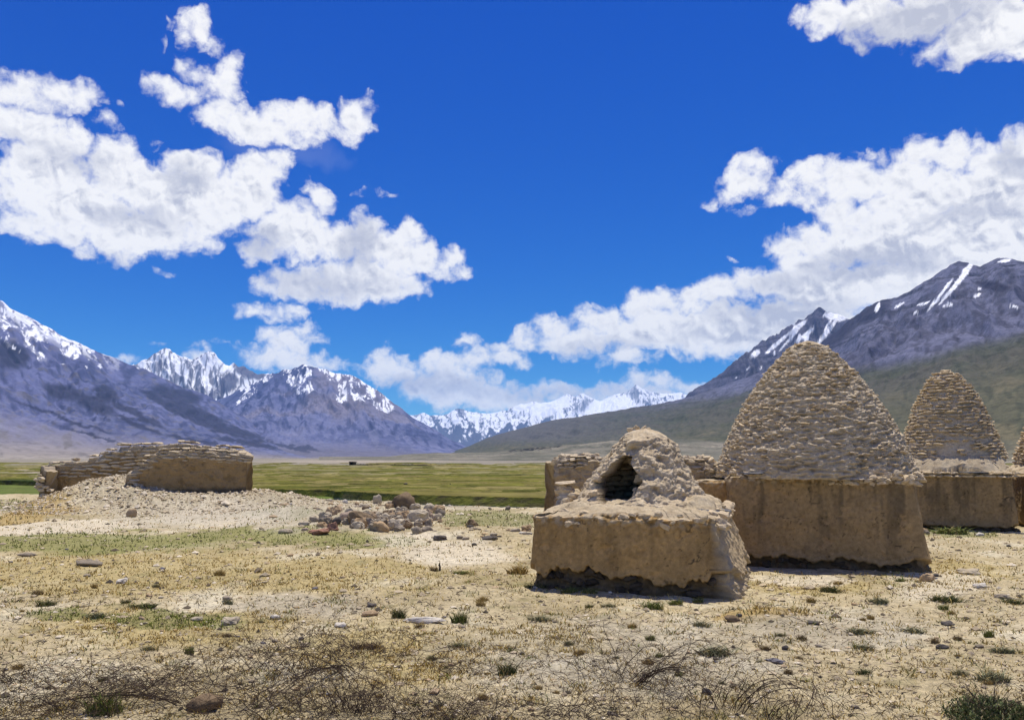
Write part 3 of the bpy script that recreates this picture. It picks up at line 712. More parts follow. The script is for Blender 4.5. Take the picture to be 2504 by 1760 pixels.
# ------------------------------------------------------------------ stones
def unit_stone(seed, n=2, sq=3.2, amp=.16, flat_bottom=False):
    """rounded irregular block inside a unit cube (+-.5)"""
    rs = np.random.RandomState(seed)
    V = {}; F = []
    def vid(p):
        k = tuple(np.round(p, 5))
        if k not in V: V[k] = len(V)
        return V[k]
    for ax in range(3):
        for sg in (-1, 1):
            for i in range(n):
                for j in range(n):
                    q = []
                    for a, b in ((i, j), (i + 1, j), (i + 1, j + 1), (i, j + 1)):
                        p = np.zeros(3); p[ax] = sg; p[(ax + 1) % 3] = -1 + 2 * a / n; p[(ax + 2) % 3] = -1 + 2 * b / n
                        q.append(vid(p))
                    F.append(q if sg > 0 else q[::-1])
    P = np.array(list(V.keys()))
    P = P / (np.sum(np.abs(P) ** sq, 1) ** (1 / sq))[:, None]
    o = rs.uniform(0, 50, 3)
    P = P * (1 + amp * 2.0 * perlin(P[:, 0] * 1.1 + o[0], P[:, 1] * 1.1 + o[1], P[:, 2] * 1.1 + o[2]))[:, None]
    P += rs.normal(0, amp * .18, P.shape)
    P[:, 0] += rs.uniform(-.25, .25) * P[:, 2]; P[:, 2] += rs.uniform(-.2, .2) * P[:, 0]
    return P * .5, np.array(F)
SLABS = [unit_stone(100 + i, 3, 3.6, .22) for i in range(9)]
ANG = [unit_stone(400 + i, 4, 2.7, .26) for i in range(8)]
ROUND = [unit_stone(200 + i, 6, 2.3, .17) for i in range(10)]
COBBLE = [unit_stone(300 + i, 3, 2.4, .15) for i in range(8)]
def mesh_set(prefix, shapes, mat, smooth=False): return [make_mesh(prefix, v, f, mat, smooth) for v, f in shapes]
def rotm(rx, ry, rz): return np.array(Euler((rx, ry, rz)).to_matrix())
def merged(shapes, T):
    """T: list of (shape index, 3x3 matrix, location)"""
    Vs, Fs, k = [], [], 0
    for i, M, l in T:
        v, f = shapes[i]
        Vs.append(v @ np.asarray(M).T + np.asarray(l)); Fs.append(f + k); k += len(v)
    return np.concatenate(Vs), np.concatenate(Fs)
def mat4(M, l):
    m = Matrix(np.asarray(M).tolist()).to_4x4(); m.translation = Vector(l); return m

def stone_mat(name, c1, c2, scale=14, bump=.7, rough=.95, mottled=.5):
    """colour varies stone by stone"""
    m, T, b = new_mat(name, rough, .12)
    oi = T.node('ShaderNodeObjectInfo'); geo = T.node('ShaderNodeNewGeometry')
    rnd = T.math('FRACT', T.math('ADD', oi.outputs['Random'], geo.outputs['Random Per Island']))
    tc = T.node('ShaderNodeTexCoord')
    n = T.noise(geo.outputs['Position'], scale, 7, .65); n2 = T.noise(geo.outputs['Position'], scale * .25, 3, .5)
    c = T.mix(rnd, c1, c2)
    f = T.ramp(T.math('ADD', T.math('MULTIPLY', n, .7), T.math('MULTIPLY', n2, .3)), .3, .7, 1 - mottled * .6, 1 + mottled * .5, False)
    c = T.vmath('MULTIPLY', c, T.node('ShaderNodeCombineXYZ', {0: f, 1: f, 2: f}).outputs[0])
    T.l.new(c, b.inputs['Base Color'])
    bp = T.node('ShaderNodeBump', {'Strength': bump, 'Distance': .015, 'Height': n}); T.l.new(bp.outputs[0], b.inputs['Normal'])
    return m
M_MUDSTONE = stone_mat('mud_coated_stone', (.62, .50, .33), (.52, .415, .26), 22)
M_GREYSTONE = stone_mat('weathered_mud_brick', (.62, .52, .36), (.44, .36, .245), 18)
M_DARKSTONE = stone_mat('foundation_stone', (.055, .043, .03), (.10, .078, .052), 18)
M_SLATE = stone_mat('slate', (.10, .105, .115), (.16, .16, .165), 20)
M_MUD = tint_mat('mud_plaster', .24, 18, 1.0, .022, .95, 9)
M_MUDROUGH = tint_mat('rough_mud', .22, 26, .9, .02, .97, 8)
SL_MUD = mesh_set('stone', SLABS, M_MUDSTONE); SL_GREY = mesh_set('brick', SLABS, M_GREYSTONE); SL_DARK = mesh_set('stone', SLABS, M_DARKSTONE)
SLT = mesh_set('slate', SLABS[:4], M_SLATE)

class Frame:
    """local frame of a tomb: u along its front, v towards its back"""
    def __init__(s, ox, oy, ang, oz=0.0):
        s.o = np.array([ox, oy, oz]); s.a = ang; s.c, s.s = math.cos(ang), math.sin(ang)
    def w(s, u, v, z=0.0):
        return s.o[0] + u * s.c - v * s.s, s.o[1] + u * s.s + v * s.c, s.o[2] + z
    def local(s, x, y):
        x, y = x - s.o[0], y - s.o[1]; return x * s.c + y * s.s, -x * s.s + y * s.c
def empty(name, fr):
    o = bpy.data.objects.new(name, None); COL.objects.link(o); o.location = fr.o.tolist(); o.rotation_euler = (0, 0, fr.a)
    o.empty_display_size = .3; return o
def put(parent, name, me, loc, M):
    o = bpy.data.objects.new(name, me); COL.objects.link(o); o.parent = parent; o.matrix_local = mat4(M, loc); return o

def block(name, fr, parent, w, d, h, batter=(.08, .08, .08, .08), step=.018, rise=0.0, rise_r=None, pit=None, seed=0, erode=.16, col=(.43, .28, .115), top_rough=.05,
          chips=0.0, z0=-.25, streak=.72, round_=.10, lump=None, right_rough=0.0, drop=0.0):
    """plastered mud base: rounded corners, slumping edges, plaster broken away near the ground; batter = spread at the foot front,right,back,left"""
    x0, x1, y0, y1 = -w / 2, w / 2, 0, d
    def side(a, b, st): n = max(8, int(np.hypot(b[0] - a[0], b[1] - a[1]) / st)); t = np.linspace(0, 1, n, endpoint=False)[:, None]; return np.array(a) * (1 - t) + np.array(b) * t
    out = np.concatenate([side((x0, y0), (x1, y0), step), side((x1, y0), (x1, y1), step * 1.4), side((x1, y1), (x0, y1), step * 4), side((x0, y1), (x0, y0), step * 2)])
    side_id = np.concatenate([[i] * len(side(a, b, st)) for i, (a, b, st) in enumerate((((x0, y0), (x1, y0), step), ((x1, y0), (x1, y1), step * 1.4), ((x1, y1), (x0, y1), step * 4), ((x0, y1), (x0, y0), step * 2)))])
    c = np.array([0, d / 2]); half = np.array([w / 2, d / 2])
    nrm_face = np.array([(0, -1), (1, 0), (0, 1), (-1, 0)], float)[side_id]
    q = (out - c) / half
    # round the corners
    p = 14.0; rr = (np.abs(q[:, 0]) ** p + np.abs(q[:, 1]) ** p) ** (1 / p)
    q = q / rr[:, None]; out = q * half + c
    N = len(out)
    nh = int((h - z0) / step); zs = np.linspace(z0, h, nh)
    nt = int(min(w, d) / 2 / (step * 1.7)); ts = np.linspace(0, 1, nt + 1)[1:] ** (1.35 if rise > .2 else 1.0)
    rows, cols = [], []
    bt = np.array(batter)[side_id]
    s_arc = np.concatenate([[0], np.cumsum(np.hypot(*np.diff(out, axis=0).T))])
    line = erode * (.95 + .9 * fbm(s_arc / .55, seed + .5, seed, 4) + .35 * perlin(s_arc / .16, seed + 9.5) + .18 * perlin(s_arc / .06, seed + 4.5))
    toph = h + .028 * fbm(s_arc / .5, seed + 3.3, 0, 4) * 2 - drop * sstep(.3, .9, perlin(s_arc / .4, seed + 6.3) + .35)
    for z in zs:
        k = np.clip(z / h, 0, 1)
        o = nrm_face * (bt * (1 - k) ** 1.3)[:, None]
        X, Y = out[:, 0] + o[:, 0], out[:, 1] + o[:, 1]
        zz = np.minimum(z, toph) if z > h * .75 else np.full(N, z)
        dsp = .022 * fbm(X / .5, Y / .5, z / .5 + seed, 4) * 2 + .006 * fbm(X / .07, Y / .07, z / .07, 3)
        dsp = dsp - .010 * sstep(.30, .34, fbm(X / .28 + 5, Y / .28, z / .22 + seed, 3)) + .006 * fbm(X / .06, Y / .06, z / .06 + seed, 3)
        dsp = dsp - .016 * (ridged(s_arc / .17 + .4 * perlin(s_arc / .5, z / .5), z / 1.3 + seed, 2.0, 3) - .6) * sstep(0, .5, z / h)
        nearT = sstep(h - .20, h - .02, z)
        dsp = dsp + nearT * top_rough * (fbm(X / .11, Y / .11, z / .08 + seed, 4) * 1.6) - .05 * sstep(h - .06, h, z)
        br = sstep(0, .03, line - z)
        dsp = dsp - br * (.10 + .10 * fbm(X / .13, Y / .13, z / .08, 4)) + .014 * sstep(.05, .0, np.abs(z - line - .02))
        if right_rough: 
            rrm = sstep(.1, .3, X / (w / 2) - .75) if False else (side_id == 1)
            dsp = dsp + rrm * right_rough * (ridged(Y / .16 + .6 * z, z / .35, seed, 4) - .6 + .7 * fbm(Y / .09, z / .12, seed + 2, 4))
        rows.append(np.stack([X + nrm_face[:, 0] * dsp, Y + nrm_face[:, 1] * dsp, zz], -1))
        # colour: plaster, rain streaks, dirt where the plaster is gone
        cc = const((N,), col)
        cc = mixc(cc, (col[0] * 1.18, col[1] * 1.16, col[2] * 1.12), sstep(-.1, .35, fbm(X / .6, Y / .6, z / .5 + 4 + seed, 4)) * .7)
        st = fbm(s_arc / .12, z / 1.3, seed + 2.2, 4); st2 = fbm(s_arc / .45, z / 2.5, seed + 7.2, 3)
        cc = mixc(cc, (col[0] * .40, col[1] * .43, col[2] * .50), sstep(.0, .42, st * .6 + st2 * 1.1) * sstep(.05, .6, z / h) * streak)
        cc = mixc(cc, (col[0] * .62, col[1] * .60, col[2] * .58), sstep(.12, .3, fbm(X / .2, Y / .2, z / .2 + seed, 4)) * .4)
        mot = fbm(X / .06, Y / .06, z / .06 + seed, 4)
        cc = cc * (1 + .35 * mot)[:, None]
        flake = sstep(.30, .34, fbm(X / .28 + 5, Y / .28, z / .22 + seed, 3) + .12 * mot)
        cc = mixc(cc, (col[0] * 1.25, col[1] * 1.22, col[2] * 1.25), flake * .6)
        spots = sstep(.62, .70, perlin(X / .045 + seed, Y / .045, z / .045) + .25 * perlin(X / .4, Y / .4, z / .4 + seed))
        cc = mixc(cc, (.06, .04, .02), spots * .6)
        cr = np.abs(perlin(X / .3 + seed + .3 * perlin(X / .09, Y / .09, z / .09), Y / .3, z / .42)); crm = sstep(.026, .008, cr) * sstep(.0, .3, perlin(X / .7, Y / .7, z / .7 + 3))
        cc = mixc(cc, (.05, .037, .025), crm * .8)
        cc = mixc(cc, (.13, .10, .062), br * .85)
        cc = mixc(cc, (.62, .52, .35), nearT * sstep(-.1, .25, fbm(X / .1, Y / .1, z / .08 + seed, 3)) * .75)
        if right_rough: cc = mixc(cc, (.50, .40, .25), (side_id == 1) * .8)
        cols.append(cc)
    edge = rows[-1]
    for t in ts:
        X = edge[:, 0] * (1 - t); Y = (edge[:, 1] - d / 2) * (1 - t) + d / 2
        zz = edge[:, 2] * (1 - sstep(0, .25, t)) + h * sstep(0, .25, t)
        near = np.minimum(1, (t * min(w, d) / 2) / .12)
        if rise:
            cx, cy, r0 = rise_r; r = np.hypot(X - cx, Y - cy)
            zz = zz + rise * np.clip(1 - (r - r0) / (max(w, d) / 2 - r0 + .12), 0, 1) ** .9
        zz = zz + near * (.030 * fbm(X / .22, Y / .22, zz / .2 + seed + 6, 4) * 2 + .022 * (ridged(X / .09, Y / .09, zz / .07 + seed + 8, 3) - .6))
        if rise > .2:
            bl = .03 * fbm(X / .12, Y / .12, zz / .05 + seed, 4); X = X + X / np.maximum(np.hypot(X, Y - d / 2), .1) * bl; Y = Y + (Y - d / 2) / np.maximum(np.hypot(X, Y - d / 2), .1) * bl
        if pit:
            r = np.hypot(X - pit[0], Y - pit[1]); zz = zz - pit[3] * sstep(pit[2] + .04, pit[2] - .14, r)
        if lump: 
            for (lx, ly, lr, lh) in lump:
                r = np.hypot(X - lx, Y - ly) / lr; zz = zz + lh * sstep(1.0, .25, r + .25 * fbm(X / .12, Y / .12, 3.1, 3))
        rows.append(np.stack([X, Y, zz], -1))
        cc = const((N,), (.49, .40, .26)); cc = mixc(cc, (.38, .30, .19), sstep(0, .35, fbm(X / .15, Y / .15, zz / .08 + seed, 4))); cc = mixc(cc, (.58, .49, .34), sstep(.0, .4, fbm(X / .3, Y / .3, zz / .2 + seed + 3, 3)) * .6)
        if pit: cc = mixc(cc, (.20, .16, .11), sstep(pit[2] + .04, pit[2] - .1, np.hypot(X - pit[0], Y - pit[1])))
        cols.append(cc)
    V = np.concatenate(rows); C = np.concatenate(cols)
    f = grid_faces(len(rows), N, True)
    me = make_mesh(name, V, f, M_MUD, True, C)
    o = add_obj(name, me, parent)
    return o, (line, s_arc, out, side_id)

def foundation(parent, w, d, erode, seed, n=60, inset=.045, size=(.13, .26), keep=1.0):
    """dark footing stones that show where the plaster has fallen off"""
    rs = np.random.RandomState(seed); c = 0
    for row in range(max(1, int(erode / .075))):
        z = .03 + row * .08
        u = -w / 2 + .02
        while u < w / 2 - .05:
            L = rs.uniform(*size); hh = rs.uniform(.06, .10)
            if rs.rand() < keep: put(parent, 'foundation_stone', SL_DARK[rs.randint(9)], (u + L / 2, inset - .01 + rs.uniform(-.02, .015), z + rs.uniform(-.01, .01)), rotm(rs.normal(0, .25), rs.normal(0, .18), rs.normal(0, .3)) @ np.diag([L * rs.uniform(.6, 1.1), .16, hh * rs.uniform(.6, 1.3)]))
            u += L * .96; c += 1
            if c >= n: return

def profile_r(prof, z):
    p = np.array(sorted(prof, key=lambda q: q[1])); return np.interp(z, p[:, 1], p[:, 0])
def dome_skin(name, parent, c, prof, zb, zt, ell=(1, 1), n=(380, 150), shrink=.03, relief=.03, seed=0, tint=(.56, .45, .29), fn=None, hole=None, thick=.2, course=.07, lay=.6, lean=0.0):
    nth, nz = n
    th = np.linspace(0, 2 * math.pi, nth, endpoint=False)
    zz = zb + (zt - zb) * np.linspace(0, 1, nz) ** .9
    Tt, Zz = np.meshgrid(th, zz)
    r = profile_r(prof, Zz) - shrink
    dome_k = np.clip((zt - Zz) / .12, 0, 1); r = r * np.where(dome_k < 1, np.sqrt(np.clip(1 - (1 - dome_k) ** 2, 0, 1)), 1)
    X0, Y0 = np.sin(Tt), -np.cos(Tt)
    arc = Tt * 1.0
    wx, wy = X0 * np.maximum(r, .3), Y0 * np.maximum(r, .3)
    lay_n = ridged(wx / .30, wy / .30, Zz / course + seed, 3, .55) - .62          # flattened, course-like lumps
    lay_n2 = fbm(wx / .13, wy / .13, Zz / (course * .55) + seed + 7, 4)
    big = fbm(wx / .7, wy / .7, Zz / .7 + seed, 3)
    dsp = relief * (lay * lay_n * 2.0 + lay_n2 * 1.5) + .05 * big
    if fn is not None: dsp = fn(Tt, Zz, dsp)
    env = np.clip((zt - Zz) / .25, .25, 1)
    r2 = np.maximum(r + dsp * env, 0.004)
    ln_ = lean * (Zz - zb)
    X, Y = c[0] + X0 * r2 * ell[0] + ln_, c[1] + Y0 * r2 * ell[1]
    Zd = Zz + .02 * lay_n2
    col = const(X.shape, tint)
    col = mixc(col, tuple(v * .70 for v in tint), sstep(.05, .4, fbm(wx / .35, wy / .35, Zz / .18 + seed + 3, 4)) * .7)
    col = mixc(col, (.68, .58, .41), sstep(.0, .4, lay_n * 1.5 + .3 * lay_n2) * .55)
    col = mixc(col, (.12, .09, .06), sstep(.12, .5, -(lay_n * .8 + lay_n2 * .7)) * .35)
    if hole is None:
        V = np.stack([X, Y, Zd], -1).reshape(-1, 3)
        cap = len(V); V = np.vstack([V, [c[0], c[1], zt + .01]])
        f = grid_faces(nz, nth, True)
        last = (nz - 1) * nth + np.arange(nth); tri = np.stack([last, np.roll(last, -1), np.full(nth, cap)], -1)
        me = make_mesh(name, V, [f, tri], M_MUDROUGH, True, np.vstack([col.reshape(-1, 3), [tint]]))
        return add_obj(name, me, parent)
    inside = hole(X, Y, Zd, Tt)                     # per-vertex mask
    fin = inside[:-1] & np.roll(inside, -1, 1)[:-1] & inside[1:] & np.roll(inside, -1, 1)[1:]
    keep = ~fin
    ri = np.maximum(r - thick + .5 * .05 * lay_n2, .004)
    Xi, Yi = c[0] + X0 * ri * ell[0] + ln_, c[1] + Y0 * ri * ell[1]
    Zi = np.minimum(Zd, zt - thick)
    V = np.concatenate([np.stack([X, Y, Zd], -1).reshape(-1, 3), np.stack([Xi, Yi, Zi], -1).reshape(-1, 3)])
    f = grid_faces(nz, nth, True, keep); off = nz * nth
    fi = f[:, ::-1] + off
    # rim between the two shells
    edges = {}
    for a in f:
        for k in range(4):
            e = (int(a[k]), int(a[(k + 1) % 4]))
            if (e[1], e[0]) in edges: del edges[(e[1], e[0])]
            else: edges[e] = 1
    rim = [(e[1], e[0], e[0] + off, e[1] + off) for e in edges if nth <= e[0] < off - nth or nth <= e[1] < off - nth]
    colI = const(X.shape, (.30, .235, .155)); colI = mixc(colI, (.12, .09, .06), sstep(0, .4, lay_n2))
    cap = len(V); V = np.vstack([V, [c[0] + lean * (zt - zb), c[1], zt + .01], [c[0] + lean * (zt - zb), c[1], zt - thick]])
    last = (nz - 1) * nth + np.arange(nth); tri = np.stack([last, np.roll(last, -1), np.full(nth, cap)], -1); tri2 = np.stack([np.roll(last, -1) + off, last + off, np.full(nth, cap + 1)], -1)
    me = make_mesh(name, V, [f, fi, np.array(rim), tri, tri2], M_MUDROUGH, True, np.vstack([col.reshape(-1, 3), colI.reshape(-1, 3), [tint], [(.15, .12, .08)]]))
    return add_obj(name, me, parent)

def dome_stones(parent, fr, c, prof, zb, zt, course, length, ell=(1, 1), out=.02, depth=.16, seed=0, meshes=None, shapes=SLABS, mat=None, skip=None, n_parts=300, name='stone', jit=1.0, hfill=.85):
    rs = np.random.RandomState(seed); L = []
    z = zb + course * .5; k = 0
    while z < zt - .02:
        r = float(profile_r(prof, z)) + out
        if z > zt - .12: r *= math.sqrt(max(0.05, 1 - (1 - (zt - z) / .12) ** 2))
        n = max(3, int(2 * math.pi * r / (length * rs.uniform(.9, 1.1)))); a0 = rs.uniform(0, 6.28)
        slope = math.atan2(float(profile_r(prof, z - .1)) - float(profile_r(prof, z + .1)), .2)
        for i in range(n):
            th = a0 + 2 * math.pi * (i + rs.uniform(-.25, .25)) / n
            ln = 2 * math.pi * r / n * rs.uniform(.45, 1.25)
            if skip and skip(th % (2 * math.pi), z, rs): continue
            rr = r + jit * rs.normal(0, .008)
            zz = z + jit * rs.normal(0, course * .14) + jit * .022 * float(perlin(th * r / .5, z / .4, seed))
            u, v = c[0] + math.sin(th) * (rr - depth / 2) * ell[0], c[1] - math.cos(th) * (rr - depth / 2) * ell[1]
            M = rotm(0, 0, th) @ rotm(rs.normal(-.22, .14) , rs.normal(0, .07) * jit, rs.normal(0, .10 * jit)) @ np.diag([ln, depth * rs.uniform(.85, 1.15), course * hfill * rs.uniform(.75, 1.2)])
            wx, wy, _ = fr.w(u, v); nx, ny, _ = fr.w(u + math.sin(th), v - math.cos(th)); nx -= wx; ny -= wy
            q = (-(wx * nx + wy * ny)) / math.hypot(wx, wy)
            L.append((q, (rs.randint(len(shapes)), M, (u, v, zz))))
        z += course * rs.uniform(.93, 1.07); k += 1
    L.sort(key=lambda t: -t[0])
    for q, (i, M, l) in L[:n_parts]: put(parent, name, meshes[i], l, M)
    rest = [t for q, t in L[n_parts:]]
    if rest:
        V, F = merged(shapes, rest)
        o = add_obj('stonework', make_mesh('stonework', V, F, mat, False), parent); o['kind'] = 'stuff'
    return len(L)

def poly_mask(P, poly):
    x, y = P; ins = np.zeros(x.shape, bool); n = len(poly)
    for i in range(n):
        x1, y1 = poly[i]; x2, y2 = poly[(i + 1) % n]
        if y1 == y2: continue
        c = ((y1 > y) != (y2 > y)) & (x < (x2 - x1) * (y - y1) / (y2 - y1) + x1)
        ins ^= c
    return ins

# ---- front tomb: low block with a broken, hollow cone
def front_tomb():
    a = -math.atan2(.81, 2.44)
    mx, my = (.22 + 2.66) / 2, (11.41 + 10.6) / 2
    fr = Frame(mx, my, a); root = empty('broken_mud_tomb', fr)
    tag(root, 'nearest low mud tomb with a broken hollow cone opening at the front', 'tomb', 'domed mud tombs')
    w, d, h = 2.52, 3.0, 1.02
    c = (.03, 1.52)
    block('base', fr, root, w, d, h, (.03, .40, .1, .06), .0145, streak=.42, seed=3, erode=.27, pit=(c[0], c[1], .62, .30), rise=.17, rise_r=(c[0], c[1], .70), top_rough=.07, round_=.2, right_rough=.06,
          lump=[(-1.02, 1.35, .34, .16), (1.0, 1.0, .30, .12), (-.75, .6, .25, .05), (.95, 2.0, .4, .10)], drop=.05)
    foundation(root, w, d, .30, 31, 60, inset=.10, keep=.3)
    prof = [(1.24, 1.02), (1.10, 1.12), (.98, 1.22), (.90, 1.32), (.82, 1.46), (.68, 1.66), (.57, 1.84), (.46, 2.0), (.36, 2.12), (.25, 2.2), (.05, 2.25)]
    poly = [(1509, 1122), (1525, 1112), (1547, 1115), (1543, 1133), (1554, 1150), (1566, 1164), (1573, 1180), (1562, 1192), (1556, 1209), (1534, 1226), (1503, 1234), (1469, 1233), (1454, 1217), (1457, 1197), (1451, 1181), (1463, 1165), (1482, 1152), (1495, 1132)]
    def hole(X, Y, Zz, Tt):
        wx, wy, wz = fr.w(X, Y, Zz)
        front = np.cos(Tt) > .1
        return poly_mask(project(wx, wy, wz), poly) & front
    def fn(Tt, Zz, dsp):
        # swollen lip right of the opening and a thick brow above it
        lip = sstep(1, 0, np.hypot((Tt - .33) / .20, (Zz - 1.75) / .26)) * .10 + sstep(1, 0, np.hypot((Tt - .30) / .16, (Zz - 1.40) / .14)) * .10
        brow = sstep(1, 0, np.hypot((np.where(Tt > 3, Tt - 2 * math.pi, Tt) + .15) / .55, (Zz - 2.02) / .14)) * .10
        return dsp * 1.25 + lip + brow
    dome_skin('cone', root, c, prof, .98, 2.25, n=(520, 170), relief=.056, seed=5, hole=hole, thick=.20, fn=fn, shrink=.02, course=.24, lay=.10, lean=.085)
    # masonry seen inside the hollow
    rs = np.random.RandomState(4)
    z = 1.05
    while z < 1.95:
        ri = float(profile_r(prof, z)) - .245
        n = int(2 * math.pi * ri / .2)
        for i in range(n):
            th = 2 * math.pi * (i + rs.uniform(-.2, .2)) / n
            if math.cos(th) > .35: continue
            ln = 2 * math.pi * ri / n * rs.uniform(.75, 1.05)
            put(root, 'inner_stone', SL_GREY[rs.randint(9)], (c[0] + math.sin(th) * (ri - .02), c[1] - math.cos(th) * (ri - .02), z), rotm(0, 0, th) @ rotm(rs.normal(0, .12), rs.normal(0, .12), rs.normal(0, .2)) @ np.diag([ln, .15, rs.uniform(.05, .085)]))
        z += .085
    # lumps round the rim of the opening, on the crown and along the block's edge
    spots = []
    for (px, py, s) in [(1560, 1200, .10), (1569, 1172, .12), (1548, 1128, .10), (1520, 1113, .13), (1500, 1128, .10), (1478, 1152, .10), (1460, 1170, .09), (1450, 1205, .09), (1560, 1215, .09), (1535, 1120, .12),
                        (1556, 1046, .06), (1575, 1047, .06), (1585, 1050, .05), (1540, 1050, .06)]:
        spots.append((px, py, s))
    for (px, py, s) in spots:
        x, y, z = at_y(px, py, 11.35 + .4 + (1235 - py) * .0055)
        u, v = fr.local(x, y)
        put(root, 'rim_lump', SL_MUD[rs.randint(9)], (u, v, z), rotm(*rs.uniform(-.5, .5, 3)) @ np.diag([s * 1.5, s * 1.2, s]))
    for i in range(38):
        u = rs.uniform(-1.2, 1.2); s = rs.uniform(.025, .10)
        put(root, 'edge_clod', SL_MUD[rs.randint(9)], (u, rs.uniform(-.02, .40), 1.0 + rs.uniform(-.12, .04)), rotm(*rs.uniform(-.4, .4, 3)) @ np.diag([s * 1.6, s * 1.2, s * .8]))
    for i in range(34):
        v = rs.uniform(.05, 2.8); s = rs.uniform(.06, .15)
        put(root, 'edge_clod', SL_MUD[rs.randint(9)], (1.18 + rs.uniform(0, .16), v, 1.02 + rs.uniform(-.12, .06)), rotm(*rs.uniform(-.5, .5, 3)) @ np.diag([s * 1.4, s * 1.4, s * .7]))
    # stub at the left corner with its flat capstone
    for (u, v, z, sx, sy, sz) in [(-1.05, 1.30, 1.16, .34, .3, .14), (-1.07, 1.30, 1.26, .26, .26, .11), (-1.09, 1.3, 1.34, .22, .24, .10), (-.93, 1.2, 1.18, .2, .2, .14), (-.80, 1.1, 1.12, .2, .2, .12), (-1.0, 1.1, 1.12, .2, .2, .12)]:
        put(root, 'stone', SL_MUD[rs.randint(9)], (u, v, z), rotm(rs.normal(0, .1), rs.normal(0, .1), rs.uniform(-.4, .4)) @ np.diag([sx, sy, sz]))
    put(root, 'capstone', SL_GREY[2], (-1.09, 1.3, 1.41), rotm(.03, -.06, .2) @ np.diag([.30, .28, .05]))
    # slates poking out of the right shoulder
    for (u, v, z, r) in [(1.12, .75, 1.06, .2), (1.18, 1.0, 1.03, -.1), (1.2, 1.35, 1.05, .15)]:
        put(root, 'slate', SLT[rs.randint(4)], (u, v, z), rotm(.05, .15, r) @ np.diag([.36, .26, .035]))
front_tomb()

def big_tomb():
    a = -math.atan2(.407, .914)
    Rx, Ry = 6.37, 12.80; w = 2.98
    mx, my = Rx - w / 2 * math.cos(a), Ry - w / 2 * math.sin(a)
    fr = Frame(mx, my, a); root = empty('domed_mud_tomb', fr)
    tag(root, 'largest mud tomb with a tall shaggy beehive dome on a plastered block', 'tomb', 'domed mud tombs')
    h = 1.50; d = 3.3
    block('base', fr, root, w, d, h, (.05, .17, .05, .02), .0165, col=(.345, .24, .115), seed=13, erode=.15, top_rough=.05, rise=.06, rise_r=(0, 1.65, 1.4), drop=.04)
    foundation(root, w, d, .16, 33, 44, inset=.09, keep=.35)
    cu, cv = fr.local(5.46, 14.70); c = (float(cu), float(cv))
    prof = [(1.73, 1.45), (1.71, 1.56), (1.57, 1.985), (1.39, 2.37), (1.16, 2.79), (.93, 3.145), (.62, 3.53), (.36, 3.80), (.22, 3.89), (.05, 3.95)]
    ell = (1.0, .93)
    dome_skin('dome', root, c, prof, 1.44, 3.93, ell, (680, 260), .018, .050, 15, course=.085, lay=.75)
    bare = [(.15, 1.72, .30, .10), (5.95, 1.62, .22, .10), (.55, 1.60, .30, .06), (6.2, 2.55, .16, .06), (.05, 2.9, .10, .06), (5.75, 1.52, .5, .05), (.25, 2.35, .16, .06), (0.0, 1.50, 1.2, .06)]
    def skip(th, z, rs):
        for (t, zc, a_, b_) in bare:
            dt = abs((th - t + math.pi) % (2 * math.pi) - math.pi)
            if (dt / a_) ** 2 + ((z - zc) / b_) ** 2 < 1: return rs.rand() < .9
        patch = float(perlin(th * 1.7, z / .16, 3.3)) + .5 * float(perlin(th * 5, z / .07, 5.3))
        return rs.rand() < .30 + .65 * (patch > .12)
    n = dome_stones(root, fr, c, prof, 1.52, 3.90, .043, .135, ell, -.012, .14, 17, SL_MUD, mat=M_MUDSTONE, skip=skip, jit=2.2, hfill=.8)
    rs = np.random.RandomState(9)
    # slates laid along the lip of the block
    u = -1.0
    for i, (du, L) in enumerate([(0, .42), (.36, .5), (.8, .46), (1.2, .30), (.55, .5)]):
        put(root, 'slate', SLT[i % 4], (-.95 + du, .15 + .03 * (i % 3) , h + .035 + .022 * (i % 2)), rotm(.02, rs.normal(0, .03), rs.normal(0, .06)) @ np.diag([L * 1.15, .5, .045]))
    for i in range(90):
        u = rs.uniform(.0, 1.55) if i < 70 else rs.uniform(-1.5, 0); s = rs.uniform(.05, .11)
        put(root, 'edge_clod', SL_MUD[rs.randint(9)], (u, rs.uniform(-.03, .10), h + rs.uniform(-.13 if u > .2 else -.03, .04)), rotm(*rs.uniform(-.4, .4, 3)) @ np.diag([s * 1.6, s, s * .7]))
    # low step of mud against its left end
    f2 = Frame(0, 0, 0)
    o, _ = block('step', fr, root, .62, 1.2, 1.40, (.02, .02, .02, .05), .02, seed=23, erode=.08, top_rough=.04)
    o.location = (-1.75, .42, 0)
    return fr, root
big_tomb()

